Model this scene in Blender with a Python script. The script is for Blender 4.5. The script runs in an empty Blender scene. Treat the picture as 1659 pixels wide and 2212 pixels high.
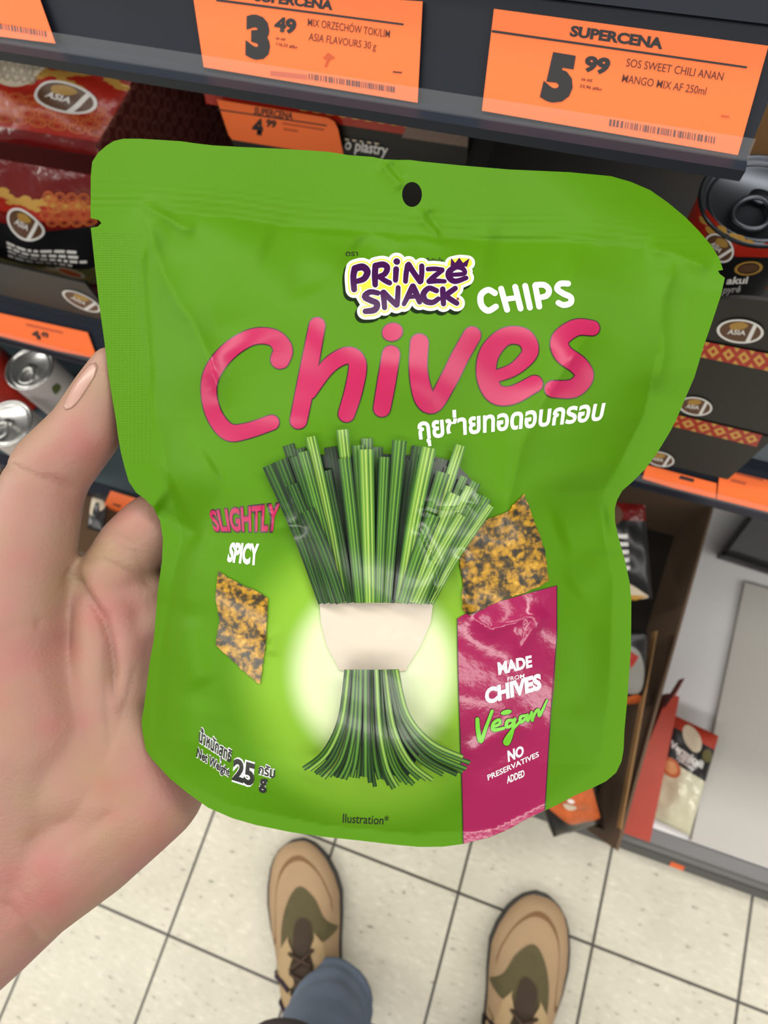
import bpy, bmesh, math, random
import numpy as np
from mathutils import Vector, Matrix
from mathutils.bvhtree import BVHTree

random.seed(7)
S = bpy.context.scene
COL = S.collection

# ------------------------------------------------------------------ camera
W, H = 1659.0, 2212.0
F = 1380.0                                   # focal length in pixels
PITCH, ROLL, YAW = 1.22554, 0.27209, -0.57477
CP = np.array([0.14791572, 0.51350414, 1.37104314])
_fw = np.array([math.sin(YAW)*math.cos(PITCH), math.cos(YAW)*math.cos(PITCH), -math.sin(PITCH)])
_rt = np.array([math.cos(YAW), -math.sin(YAW), 0.0])
_dn = np.cross(_fw, _rt)
RT = math.cos(ROLL)*_rt + math.sin(ROLL)*_dn
DN = -math.sin(ROLL)*_rt + math.cos(ROLL)*_dn
FW = _fw
cd = bpy.data.cameras.new('camera'); cam = bpy.data.objects.new('camera', cd); COL.objects.link(cam)
cam.matrix_world = Matrix(((RT[0], -DN[0], -FW[0], CP[0]), (RT[1], -DN[1], -FW[1], CP[1]),
                           (RT[2], -DN[2], -FW[2], CP[2]), (0, 0, 0, 1)))
cd.sensor_fit = 'VERTICAL'; cd.sensor_height = 24.0; cd.sensor_width = 18.0
cd.lens = F / H * 24.0
cd.clip_start = 0.01
cd.dof.use_dof = True; cd.dof.focus_distance = 0.197; cd.dof.aperture_fstop = 11.5
S.camera = cam

# ------------------------------------------------------------------ light and exposure
S.view_settings.view_transform = 'Standard'; S.view_settings.look = 'None'
S.view_settings.gamma = 1.0; S.view_settings.use_curve_mapping = False
S.view_settings.exposure = -0.24
wd = bpy.data.worlds.new('store_air'); S.world = wd; wd.use_nodes = True
wd.node_tree.nodes['Background'].inputs[0].default_value = (1.0, 0.97, 0.92, 1)
wd.node_tree.nodes['Background'].inputs[1].default_value = 0.26
def strip_light(name, loc, sx, sy, power, tgt=(0, 0.4, 0.6), col=(1, 0.96, 0.9)):
    l = bpy.data.lights.new(name, 'AREA'); l.shape = 'RECTANGLE'; l.size = sx; l.size_y = sy
    l.energy = power; l.color = col
    o = bpy.data.objects.new(name, l); COL.objects.link(o); o.location = loc
    o.rotation_euler = (Vector(tgt)-Vector(loc)).to_track_quat('-Z', 'Y').to_euler()
    return o
strip_light('ceiling_strip_light', (0.2, -1.5, 3.1), 7.0, 0.35, 98, (0.2, 0.3, 0.8))
strip_light('ceiling_strip_light', (0.2, 1.5, 3.1), 7.0, 0.35, 118, (0.2, 0.3, 0.8))
strip_light('ceiling_strip_light', (2.9, -0.2, 3.1), 0.35, 5.0, 52, (0.4, 0.5, 0.3))  # unseen extra strip, added to brighten the lower right shelf
strip_light('ceiling_strip_light', (-2.6, 0.0, 3.1), 0.35, 5.0, 85, (0.1, 0.4, 0.9))

# ------------------------------------------------------------------ pixel helpers
def ray(u, v):
    return RT*((u-829.5)/F) + DN*((v-1106.0)/F) + FW
def ad(u, v, d): return Vector(CP + ray(u, v)*d)
def ax(u, v, X):
    d = ray(u, v); return Vector(CP + d*((X-CP[0])/d[0]))
def ay(u, v, Y):
    d = ray(u, v); return Vector(CP + d*((Y-CP[1])/d[1]))
def az(u, v, Z):
    d = ray(u, v); return Vector(CP + d*((Z-CP[2])/d[2]))
def pr(p):
    q = np.array(p)-CP; z = q @ FW
    return 829.5+F*(q @ RT)/z, 1106+F*(q @ DN)/z, z

# ------------------------------------------------------------------ materials
def lin(c):
    return tuple((x/255/12.92 if x/255 <= 0.04045 else ((x/255+0.055)/1.055)**2.4) for x in c)
MATS = {}
def mat(name, rgb, rough=0.5, metal=0.0, coat=0.0, var=0.0, vscale=8.0, bump=0.0, bscale=60.0, spec=0.5, sss=0.0, sheen=0.0):
    if name in MATS: return MATS[name]
    m = bpy.data.materials.new(name); m.use_nodes = True
    nt = m.node_tree; b = nt.nodes['Principled BSDF']
    c = lin(rgb)+(1,)
    b.inputs['Base Color'].default_value = c; b.inputs['Roughness'].default_value = rough
    b.inputs['Metallic'].default_value = metal; b.inputs['Specular IOR Level'].default_value = spec
    if coat: b.inputs['Coat Weight'].default_value = coat; b.inputs['Coat Roughness'].default_value = 0.06
    if sss: b.inputs['Subsurface Weight'].default_value = sss; b.inputs['Subsurface Radius'].default_value = (0.012, 0.005, 0.003); b.inputs['Subsurface Scale'].default_value = 0.25
    if sheen: b.inputs['Sheen Weight'].default_value = sheen
    if var or bump:
        tc = nt.nodes.new('ShaderNodeTexCoord')
    if var:
        n = nt.nodes.new('ShaderNodeTexNoise'); n.inputs['Scale'].default_value = vscale; n.inputs['Detail'].default_value = 5
        mx = nt.nodes.new('ShaderNodeMix'); mx.data_type = 'RGBA'
        mx.inputs[6].default_value = tuple(x*(1-var) for x in c[:3])+(1,)
        mx.inputs[7].default_value = tuple(min(1, x*(1+var)) for x in c[:3])+(1,)
        nt.links.new(tc.outputs['Object'], n.inputs['Vector']); nt.links.new(n.outputs['Fac'], mx.inputs[0])
        nt.links.new(mx.outputs[2], b.inputs['Base Color'])
    if bump:
        n2 = nt.nodes.new('ShaderNodeTexNoise'); n2.inputs['Scale'].default_value = bscale; n2.inputs['Detail'].default_value = 3
        bp = nt.nodes.new('ShaderNodeBump'); bp.inputs['Strength'].default_value = bump; bp.inputs['Distance'].default_value = 0.004
        nt.links.new(tc.outputs['Object'], n2.inputs['Vector']); nt.links.new(n2.outputs['Fac'], bp.inputs['Height'])
        nt.links.new(bp.outputs['Normal'], b.inputs['Normal'])
    MATS[name] = m; return m
def ramp(nt, stops, interp='LINEAR'):
    r = nt.nodes.new('ShaderNodeValToRGB'); r.color_ramp.interpolation = interp
    e = r.color_ramp.elements
    while len(e) > 1: e.remove(e[-1])
    e[0].position = stops[0][0]; e[0].color = lin(stops[0][1])+(1,)
    for p, c in stops[1:]:
        k = e.new(p); k.color = lin(c)+(1,)
    return r
def mnode(nt, op, a, b=None, c=None):
    n = nt.nodes.new('ShaderNodeMath'); n.operation = op
    for i, x in enumerate((a, b, c)):
        if x is None: continue
        if isinstance(x, (int, float)): n.inputs[i].default_value = x
        else: nt.links.new(x, n.inputs[i])
    return n.outputs[0]

# ------------------------------------------------------------------ object helpers
def tag(o, label=None, cat=None, group=None, kind=None):
    if label: o['label'] = label
    if cat: o['category'] = cat
    if group: o['group'] = group
    if kind: o['kind'] = kind
    return o
def empty(name, loc=(0, 0, 0)):
    o = bpy.data.objects.new(name, None); COL.objects.link(o); o.location = loc; o.empty_display_size = 0.02
    return o
def link(name, me, mats, parent=None, smooth=False):
    o = bpy.data.objects.new(name, me); COL.objects.link(o)
    for m in (mats if isinstance(mats, (list, tuple)) else [mats]): me.materials.append(m)
    if parent is not None:
        o.parent = parent; o.matrix_parent_inverse = Matrix.Translation(parent_loc(parent)).inverted()
    if smooth:
        for p in me.polygons: p.use_smooth = True
    return o
def parent_loc(p):
    return Vector(p.location) if p.parent is None else Vector((0, 0, 0))
def mesh(name, verts, faces, mats, parent=None, smooth=False, mi=None):
    me = bpy.data.meshes.new(name); me.from_pydata([tuple(v) for v in verts], [], [tuple(f) for f in faces])
    o = link(name, me, mats, parent, smooth)
    if mi is not None: me.polygons.foreach_set('material_index', mi)
    me.update(); return o
def bobj(name, bm, mats, parent=None, smooth=False):
    me = bpy.data.meshes.new(name); bmesh.ops.recalc_face_normals(bm, faces=bm.faces); bm.to_mesh(me); bm.free()
    return link(name, me, mats, parent, smooth)
def hexa(bm, c8):
    """c8: bottom ring 4 then top ring 4"""
    v = [bm.verts.new(tuple(p)) for p in c8]
    for f in ((3, 2, 1, 0), (4, 5, 6, 7), (0, 1, 5, 4), (1, 2, 6, 5), (2, 3, 7, 6), (3, 0, 4, 7)):
        bm.faces.new([v[i] for i in f])
def box_bm(x0, x1, y0, y1, z0, z1, bev=0.0, bm=None):
    own = bmesh.new()
    hexa(own, [(x0, y0, z0), (x1, y0, z0), (x1, y1, z0), (x0, y1, z0), (x0, y0, z1), (x1, y0, z1), (x1, y1, z1), (x0, y1, z1)])
    if bev: bmesh.ops.bevel(own, geom=own.edges[:], offset=bev, segments=2, affect='EDGES')
    if bm is None: return own
    tmp = bpy.data.meshes.new('t'); own.to_mesh(tmp); own.free(); bm.from_mesh(tmp); bpy.data.meshes.remove(tmp); return bm
def lathe_bm(prof, c, n=40, ax=Vector((0, 0, 1))):
    """prof: (radius, height) list"""
    bm = bmesh.new(); rings = []
    q = Vector((0, 0, 1)).rotation_difference(ax)
    for r, h in prof:
        if r < 1e-6: rings.append([bm.verts.new(Vector(c)+q @ Vector((0, 0, h)))])
        else: rings.append([bm.verts.new(Vector(c)+q @ Vector((r*math.cos(2*math.pi*k/n), r*math.sin(2*math.pi*k/n), h))) for k in range(n)])
    for a, b in zip(rings, rings[1:]):
        for k in range(n):
            k2 = (k+1) % n
            if len(a) == 1 and len(b) == 1: continue
            if len(a) == 1: bm.faces.new((a[0], b[k], b[k2]))
            elif len(b) == 1: bm.faces.new((a[k], a[k2], b[0]))
            else: bm.faces.new((a[k], a[k2], b[k2], b[k]))
    return bm
def tube_bm(pts, r, n=8, bm=None, closed=False):
    bm = bm or bmesh.new(); pts = [Vector(p) for p in pts]; rings = []
    N = len(pts); up = Vector((0.31, 0.17, 0.93)).normalized()
    for i, p in enumerate(pts):
        a = pts[(i-1) % N] if (closed or i > 0) else p; b = pts[(i+1) % N] if (closed or i < N-1) else p
        t = (b-a).normalized(); s = t.cross(up).normalized(); w = s.cross(t)
        rr = r[i] if isinstance(r, (list, tuple)) else r
        rings.append([bm.verts.new(p+(s*math.cos(2*math.pi*k/n)+w*math.sin(2*math.pi*k/n))*rr) for k in range(n)])
    rng = range(N) if closed else range(N-1)
    for i in rng:
        a, b = rings[i], rings[(i+1) % N]
        for k in range(n): bm.faces.new((a[k], a[(k+1) % n], b[(k+1) % n], b[k]))
    if not closed:
        bm.faces.new(rings[0][::-1]); bm.faces.new(rings[-1])
    return bm
def spline(pts, n=6, closed=False):
    """Catmull-Rom through tuples of any length"""
    P = [np.array(p, float) for p in pts]; out = []; N = len(P)
    if N < 3 and not closed:
        return [tuple(P[0]+(P[1]-P[0])*k/n) for k in range(n+1)]
    for i in range(N if closed else N-1):
        if closed: p0, p1, p2, p3 = P[(i-1) % N], P[i], P[(i+1) % N], P[(i+2) % N]
        else: p0, p1, p2, p3 = P[max(i-1, 0)], P[i], P[i+1], P[min(i+2, N-1)]
        for k in range(n):
            t = k/n
            out.append(tuple(0.5*((2*p1)+(-p0+p2)*t+(2*p0-5*p1+4*p2-p3)*t*t+(-p0+3*p1-3*p2+p3)*t**3)))
    if not closed: out.append(tuple(P[-1]))
    return out

# ------------------------------------------------------------------ flat art that is laid on a surface
_TXT = {}
def text_geo(s, bold=0.0, shear=0.0):
    key = (s, bold, shear)
    if key in _TXT: return _TXT[key]
    cu = bpy.data.curves.new('lettering', 'FONT'); cu.body = s; cu.size = 1.0; cu.offset = bold; cu.resolution_u = 3; cu.shear = shear
    ob = bpy.data.objects.new('lettering', cu); COL.objects.link(ob); bpy.context.view_layer.update()
    me = bpy.data.meshes.new_from_object(ob)
    vs = [(v.co.x, v.co.y) for v in me.vertices]; fs = [tuple(p.vertices) for p in me.polygons]
    bpy.data.objects.remove(ob); bpy.data.curves.remove(cu); bpy.data.meshes.remove(me)
    _TXT[key] = (vs, fs); return vs, fs
class Art:
    """2-D shapes with material and layer; build() slices them and lays them on a mapper"""
    def __init__(self): self.v = []; self.f = []; self.mats = []
    def mi(self, m):
        if m not in self.mats: self.mats.append(m)
        return self.mats.index(m)
    def tri(self, vs, fs, m, lay):
        b = len(self.v); self.v += [(x, y, lay) for x, y in vs]
        k = self.mi(m); self.f += [(tuple(b+i for i in f), k) for f in fs]
    def poly(self, pts, m, lay=0):
        self.tri([p[:2] for p in pts], [tuple(range(len(pts)))], m, lay); return self
    def ell(self, cx, cy, rx, ry, m, lay=0, rot=0.0, n=28):
        c, s = math.cos(rot), math.sin(rot)
        return self.poly([(cx+rx*math.cos(a)*c-ry*math.sin(a)*s, cy+rx*math.cos(a)*s+ry*math.sin(a)*c) for a in [2*math.pi*k/n for k in range(n)]], m, lay)
    def ring(self, cx, cy, rx, ry, t, m, lay=0, rot=0.0, n=28):
        c, s = math.cos(rot), math.sin(rot); vs = []; fs = []
        for k in range(n):
            a = 2*math.pi*k/n
            for q in (1.0, 1-t):
                x, y = rx*q*math.cos(a), ry*q*math.sin(a); vs.append((cx+x*c-y*s, cy+x*s+y*c))
        for k in range(n):
            j = (k+1) % n; fs.append((2*k, 2*j, 2*j+1, 2*k+1))
        self.tri(vs, fs, m, lay); return self
    def stroke(self, pts, m, lay=0, r=None, grow=0.0, n=6, dx=0, dy=0, caps=True, smooth=True):
        """pts (x,y[,r])"""
        q = [(p[0]+dx, p[1]+dy, (p[2] if len(p) > 2 else r)+grow) for p in pts]
        q = spline(q, n) if smooth else q
        L = []; R = []
        for i, (x, y, rr) in enumerate(q):
            a = q[max(i-1, 0)]; b = q[min(i+1, len(q)-1)]
            tx, ty = b[0]-a[0], b[1]-a[1]; l = math.hypot(tx, ty) or 1; tx /= l; ty /= l
            L.append((x-ty*rr, y+tx*rr)); R.append((x+ty*rr, y-tx*rr))
        self.tri(L+R, [(i, i+1, len(q)+i+1, len(q)+i) for i in range(len(q)-1)], m, lay)
        if caps:
            for (x, y, rr), (xb, yb, _) in ((q[0], q[1]), (q[-1], q[-2])):
                a0 = math.atan2(y-yb, x-xb)
                self.poly([(x+rr*math.cos(a0+math.pi*(k/10-.5)), y+rr*math.sin(a0+math.pi*(k/10-.5))) for k in range(11)], m, lay)
        return self
    def text(self, s, bl, br, tr, tl, m, lay=0, bold=0.0, mode='cap', shear=0.0):
        vs, fs = text_geo(s, bold, shear)
        if not vs: return self
        x0 = min(v[0] for v in vs); x1 = max(v[0] for v in vs)
        if mode == 'cap': y0, y1 = 0.0, 0.727
        elif mode == 'x': y0, y1 = 0.0, 0.55
        else: y0 = min(v[1] for v in vs); y1 = max(v[1] for v in vs)
        out = []
        for x, y in vs:
            a = (x-x0)/(x1-x0); b = (y-y0)/(y1-y0)
            out.append(tuple((1-a)*(1-b)*bl[i]+a*(1-b)*br[i]+a*b*tr[i]+(1-a)*b*tl[i] for i in (0, 1)))
        self.tri(out, fs, m, lay); return self
    def build(self, name, mapper, parent=None, step=None, base=0.0, dl=0.00004, normals=None):
        bm = bmesh.new(); vs = [bm.verts.new(p) for p in self.v]
        for f, k in self.f:
            try:
                fc = bm.faces.new([vs[i] for i in f]); fc.material_index = k
            except ValueError: pass
        bm.normal_update()
        bmesh.ops.triangulate(bm, faces=[f for f in bm.faces if len(f.verts) > 3], ngon_method='EAR_CLIP')
        if step:
            for axis in (0, 1):
                lo = min(p[axis] for p in self.v); hi = max(p[axis] for p in self.v)
                c = math.ceil(lo/step)*step
                while c < hi:
                    co = [0, 0, 0]; no = [0, 0, 0]; co[axis] = c; no[axis] = 1
                    bmesh.ops.bisect_plane(bm, geom=bm.verts[:]+bm.edges[:]+bm.faces[:], plane_co=co, plane_no=no, dist=1e-7)
                    c += step
        arr = np.array([v.co[:] for v in bm.verts])
        bm.verts.index_update()
        flip = []
        for f in bm.faces:
            i = [v.index for v in f.verts]; q = arr[i]
            if (q[1, 0]-q[0, 0])*(q[2, 1]-q[0, 1])-(q[1, 1]-q[0, 1])*(q[2, 0]-q[0, 0]) > 0: flip.append(f)
        bmesh.ops.reverse_faces(bm, faces=flip)
        P = mapper(arr[:, 0], arr[:, 1], base+arr[:, 2]*dl)
        bad = [v for v, p in zip(bm.verts, P) if not np.isfinite(p).all()]
        for v, p in zip(bm.verts, P):
            if np.isfinite(p).all(): v.co = p
        if bad:
            arr = arr[np.isfinite(P).all(axis=1)]
            bmesh.ops.delete(bm, geom=bad, context='VERTS')
        me = bpy.data.meshes.new(name); bm.to_mesh(me); bm.free()
        uv = me.uv_layers.new(name='UVMap')
        idx = np.zeros(len(me.loops), dtype=np.int32); me.loops.foreach_get('vertex_index', idx)
        uv.data.foreach_set('uv', (arr[idx, :2]/(1000.0 if step and step > 2 else 1.0)).ravel().astype(np.float32))
        o = link(name, me, self.mats, parent, smooth=True)
        if normals is not None:
            me.normals_split_custom_set_from_vertices([tuple(n) for n in normals(arr[:, 0], arr[:, 1])])
        return o
def plane_mapper(p0, nrm):
    """pixel -> point of a plane, lifted towards the viewer's side"""
    p0 = np.array(p0); nrm = np.array(nrm)/np.linalg.norm(nrm)
    def f(U, V, off):
        D = np.outer((U-829.5)/F, RT)+np.outer((V-1106.0)/F, DN)+FW
        t = ((p0-CP) @ nrm + off)/(D @ nrm)
        return CP+D*t[:, None]
    return f
def quad_mapper(a, b, c, d, bulge=0.0, power=0.6):
    """(s,t) in 0..1 on the quad a(0,0) b(1,0) c(1,1) d(0,1); t runs downwards; bulges to the normal"""
    a, b, c, d = [np.array(p) for p in (a, b, c, d)]
    n = np.cross(b-a, d-a); n = n/np.linalg.norm(n)
    if n @ (CP-a) < 0: n = -n
    def f(U, V, off):
        s = U[:, None]; t = V[:, None]
        p = (1-s)*(1-t)*a+s*(1-t)*b+s*t*c+(1-s)*t*d
        k = np.clip(16*U*(1-U)*V*(1-V), 0, 1)**power
        w = bulge*k*(1+0.16*np.sin(11*U+4*V)+0.12*np.sin(17*V-6*U))
        return p+n*(w+off)[:, None]
    f.n = n; return f

# ------------------------------------------------------------------ floor and back of the gondola
def floor_material():
    m = bpy.data.materials.new('speckled_floor_tile'); m.use_nodes = True; nt = m.node_tree; b = nt.nodes['Principled BSDF']
    g = nt.nodes.new('ShaderNodeNewGeometry'); sp = nt.nodes.new('ShaderNodeSeparateXYZ'); nt.links.new(g.outputs['Position'], sp.inputs[0])
    T = 0.25; w = 0.0026
    lines = []
    for k in (0, 1):
        fr = mnode(nt, 'PINGPONG', sp.outputs[k], T/2)
        # distance to nearest multiple of T
        lines.append(mnode(nt, 'LESS_THAN', fr, w))
    # pingpong(x,T/2) is 0 at multiples of T
    ln = mnode(nt, 'MAXIMUM', lines[0], lines[1])
    mp = nt.nodes.new('ShaderNodeMapping'); mp.inputs['Scale'].default_value = (55, 130, 1); mp.inputs['Rotation'].default_value = (0, 0, 0.35)
    nt.links.new(g.outputs['Position'], mp.inputs[0])
    n1 = nt.nodes.new('ShaderNodeTexNoise'); n1.inputs['Scale'].default_value = 1.0; n1.inputs['Detail'].default_value = 2
    nt.links.new(mp.outputs[0], n1.inputs['Vector'])
    r1 = ramp(nt, [(0.0, (116, 112, 100)), (0.27, (140, 135, 120)), (0.33, (205, 200, 182)), (0.62, (212, 207, 190)), (0.72, (224, 219, 202))])
    nt.links.new(n1.outputs['Fac'], r1.inputs[0])
    n2 = nt.nodes.new('ShaderNodeTexNoise'); n2.inputs['Scale'].default_value = 9.0; n2.inputs['Detail'].default_value = 3
    nt.links.new(g.outputs['Position'], n2.inputs['Vector'])
    mv = nt.nodes.new('ShaderNodeMix'); mv.data_type = 'RGBA'; mv.blend_type = 'MULTIPLY'; mv.inputs[0].default_value = 0.35
    nt.links.new(r1.outputs[0], mv.inputs[6]); r2 = ramp(nt, [(0.3, (205, 203, 196)), (0.7, (255, 255, 255))]); nt.links.new(n2.outputs['Fac'], r2.inputs[0]); nt.links.new(r2.outputs[0], mv.inputs[7])
    mx = nt.nodes.new('ShaderNodeMix'); mx.data_type = 'RGBA'; nt.links.new(ln, mx.inputs[0]); nt.links.new(mv.outputs[2], mx.inputs[6]); mx.inputs[7].default_value = lin((66, 62, 54))+(1,)
    nt.links.new(mx.outputs[2], b.inputs['Base Color']); b.inputs['Roughness'].default_value = 0.32
    bp = nt.nodes.new('ShaderNodeBump'); bp.inputs['Strength'].default_value = 0.25; bp.inputs['Distance'].default_value = 0.002; nt.links.new(n2.outputs['Fac'], bp.inputs['Height']); nt.links.new(bp.outputs[0], b.inputs['Normal'])
    return m
tag(mesh('floor', [(-3, -2.5, 0), (3, -2.5, 0), (3, 1.6, 0), (-3, 1.6, 0)], [(0, 1, 2, 3)], floor_material()), kind='structure')
M_back = mat('gondola_back', (200, 198, 192), 0.5)
M_dark = mat('charcoal_steel', (44, 47, 51), 0.42, var=0.12, vscale=30)
M_dark2 = mat('charcoal_plastic', (28, 34, 44), 0.45, spec=0.2)
tag(bobj('wall_back', box_bm(-3, 3, 1.24, 1.28, 0, 1.9), mat('dark_back_panel', (52, 50, 47), 0.6)), kind='structure')

# ------------------------------------------------------------------ shelves with tilted price rails
M_board = mat('shelf_board_grey', (62, 74, 80), 0.35, spec=0.4)
M_board_light = mat('shelf_board_pale', (190, 189, 188), 0.4)
M_lens = bpy.data.materials.new('clear_rail_plastic'); M_lens.use_nodes = True
_b = M_lens.node_tree.nodes['Principled BSDF']; _b.inputs['Base Color'].default_value = (0.9, 0.93, 0.95, 1); _b.inputs['Alpha'].default_value = 0.04; _b.inputs['Specular IOR Level'].default_value = 0.25; _b.inputs['Roughness'].default_value = 0.2
TD = np.array([0.0, -0.584, -0.812]); TN = np.array([0.0, -0.812, 0.584])   # down the tag face, out of the tag face
def store_shelf(label, x0, x1, p_low, hgt, y1, group=None):
    """p_low: point on the lower edge of the price rail"""
    yb, zb = p_low[1], p_low[2]
    yt, zt = yb-TD[1]*hgt, zb-TD[2]*hgt
    t = tag(empty('store_shelf', ((x0+x1)/2, yb, zb)), label, 'shelf')
    bobj('shelf_board', box_bm(x0, x1, yt+0.006, y1, zt-0.040, zt-0.004, 0.002), M_board, t)
    bm = bmesh.new()   # rail: face, upper lip and lower lip as one extruded profile
    prof = [(yb-0.010, zb-0.004), (yb-0.011, zb+0.002), (yb+0.001, zb+0.001), (yt, zt), (yt-0.006, zt+0.004), (yt-0.002, zt+0.010), (yt+0.012, zt+0.004), (yt+0.012, zt-0.03), (yb+0.010, zb-0.008)]
    n = len(prof); A = [bm.verts.new((x0, *p)) for p in prof]; B = [bm.verts.new((x1, *p)) for p in prof]
    for i in range(n): bm.faces.new((A[i], A[(i+1) % n], B[(i+1) % n], B[i]))
    bm.faces.new(A[::-1]); bm.faces.new(B)
    bobj('price_rail', bm, M_dark2, t)
    q = [np.array((x, yb, zb))+TN*0.0045+TD*d for d in (-0.006, 0.004) for x in (x0, x1)]
    q2 = [p+TN*0.0008 for p in q]
    bm = bmesh.new(); hexa(bm, [q[0], q[1], q[3], q[2], q2[0], q2[1], q2[3], q2[2]]); bobj('clear_lip', bm, M_lens, t)
    return t
PT = ay(1042, 240, 0.765); PT2 = ay(1593, 336, 0.765)
top_low = np.array((0.0, 0.765, (PT.z+PT2.z)/2))
top_map = plane_mapper(top_low+TN*0.002, TN)
_h = plane_mapper(top_low, TN)(np.array([1068.0, 1657.0]), np.array([22.0, 100.0]), np.zeros(2))
TOP_H = float(np.mean((_h-top_low) @ -TD))
_e = plane_mapper(top_low, TN)(np.array([1668.0]), np.array([200.0]), np.zeros(1))[0]
store_shelf('dark steel upper shelf whose tilted rail holds the 3.49 and 5.99 price tags', -1.3, float(_e[0]), top_low, TOP_H+0.006, 1.195)
MR = (ay(1405, 1036, 0.80)+ay(1659, 1103, 0.80))/2
ML = (ay(26, 727, 0.80)+ay(205, 778, 0.80))/2
rmid = np.array((0.0, 0.80, MR.z)); lmid = np.array((0.0, 0.80, ML.z))
rmid_map = plane_mapper(rmid+TN*0.002, TN); lmid_map = plane_mapper(lmid+TN*0.002, TN)
store_shelf('dark middle shelf at right under the stacked black trays', -0.02, 1.2, rmid, 0.034, 1.235)
store_shelf('dark middle shelf at left under the red foil packs', -1.3, -0.03, lmid, 0.052, 1.235)
SHL = lmid[2]+0.052*0.812-0.004; SHR = rmid[2]+0.034*0.812-0.004      # shelf surfaces
t = tag(empty('base_shelf', (0.3, 0.47, 0)), 'pale grey bottom shelf deck with dark kick plate beside the floor tiles', 'shelf')
bobj('deck', box_bm(-1.3, 1.6, 0.475, 1.235, 0.070, 0.1, 0.003), mat('deck_grey', (222, 221, 222), 0.42, var=0.03), t)
bobj('kick_plate', box_bm(-1.3, 1.6, 0.44, 0.474, 0.0, 0.085, 0.002), mat('kick_grey', (92, 90, 88), 0.4), t)
bobj('front_lip', box_bm(-1.3, 1.6, 0.452, 0.476, 0.085, 0.0995, 0.002), mat('lip_grey', (112, 111, 112), 0.4), t)
bobj('floor_rail', box_bm(-1.3, 1.6, 0.421, 0.437, 0.0, 0.018, 0.003), mat('rail_grey', (86, 84, 80), 0.4), t)
t = tag(empty('lower_shelf', (-0.7, 0.83, 0.47)), 'dark lower shelf at left carrying the silver lidded cans', 'shelf')
bobj('shelf_board', box_bm(-1.3, -0.2, 0.70, 1.235, 0.455, 0.475, 0.002), M_board, t)
bobj('shelf_edge', box_bm(-1.3, -0.2, 0.685, 0.702, 0.43, 0.478, 0.002), M_dark2, t)
tag(bobj('shelf_upright', box_bm(float(_e[0])+0.02, float(_e[0])+0.045, 1.20, 1.235, SHR+0.004, 1.6, 0.002), M_dark), 'dark steel upright post behind the right end of the top rail', 'post')

# ------------------------------------------------------------------ price tags
M_or = mat('orange_tag_paper', (255, 116, 52), 0.55, var=0.03, vscale=20)
M_ink = mat('black_print', (34, 32, 36), 0.6)
M_ink2 = mat('faded_print', (86, 44, 34), 0.7)
M_smear = mat('smudged_print', (196, 84, 44), 0.7)
def price_tag(label, mapper, corners, art=None, group='orange shelf price tags', thick=0.0009, rounded=0.0):
    """corners TL TR BR BL in pixels on the rail plane"""
    c = np.array(corners, float)
    front = mapper(c[:, 0], c[:, 1], np.full(len(c), thick)); back = mapper(c[:, 0], c[:, 1], np.zeros(len(c)))
    bm = bmesh.new(); f = [bm.verts.new(p) for p in front]; b = [bm.verts.new(p) for p in back]; n = len(c)
    bm.faces.new(f); bm.faces.new(b[::-1])
    for i in range(n): bm.faces.new((f[i], b[i], b[(i+1) % n], f[(i+1) % n]))
    o = bobj('price_tag', bm, M_or); tag(o, label, 'price tag', group)
    if art is not None: art.build('printing', mapper, o, base=thick+0.00015)
    return o
def barcode(a, x0, y0, x1, y1, h, m, n=46, seed=1, sx=0.0):
    rnd = random.Random(seed); t = 0.0
    while t < 1:
        w = rnd.choice((0.008, 0.012, 0.02)); x = x0+(x1-x0)*t; y = y0+(y1-y0)*t; xe = x0+(x1-x0)*(t+w); ye = y0+(y1-y0)*(t+w)
        if t+w <= 1.0: a.poly([(x, y), (xe, ye), (xe+sx, ye+h), (x+sx, y+h)], m)
        t += w+rnd.choice((0.008, 0.014, 0.02))
    return a
def c3(x, y): return (960+x*0.42134, y*0.42134)
def c2(x, y): return (400+x*0.33755, y*0.33755)
a = Art()
a.poly([c3(243, 153), c3(1552, 340), c3(1550, 351), c3(242, 166)], M_ink)
a.text('SUPERCENA', c3(641, 182), c3(1117, 250), c3(1126, 196), c3(651, 130), M_ink, bold=0.05)
a.text('5', c3(490, 492), c3(648, 512), c3(682, 296), c3(542, 273), M_ink, bold=0.075)
a.text('99', c3(712, 358), c3(838, 378), c3(858, 300), c3(725, 285), M_ink, bold=0.055)
a.text('za szt', c3(700, 411), c3(758, 420), c3(762, 402), c3(703, 394), M_ink2, bold=0.02)
a.text('23,96 zł/kg', c3(692, 446), c3(805, 466), c3(810, 450), c3(696, 430), M_ink2, bold=0.02)
a.text('SOS SWEET CHILI ANAN', c3(930, 340), c3(1425, 413), c3(1436, 370), c3(938, 297), M_ink2, bold=0.004)
a.text('MANGO MIX AF 250ml', c3(908, 420), c3(1338, 487), c3(1348, 445), c3(917, 378), M_ink2, bold=0.004)
barcode(a, *c3(848, 610), *c3(1392, 702), 15, M_ink2, seed=5, sx=-2)
a.poly([c3(1420, 588), c3(1462, 594), c3(1460, 604), c3(1418, 598)], M_smear)
price_tag('orange price tag reading 5.99 on the upper right of the top rail', top_map, [(1067, 19), (1660, 99), (1594, 335), (1041, 239)], a)
a = Art()
a.poly([c2(200, -8), c2(1398, 150), c2(1397, 163), c2(198, 8)], M_ink)
a.text('SUPERCENA', c2(440, 2), c2(942, 62), c2(950, 4), c2(450, -56), M_ink, bold=0.05)
a.text('3', c2(385, 345), c2(545, 366), c2(540, 118), c2(388, 98), M_ink, bold=0.075)
a.text('49', c2(568, 192), c2(708, 212), c2(715, 124), c2(575, 106), M_ink, bold=0.055)
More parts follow.
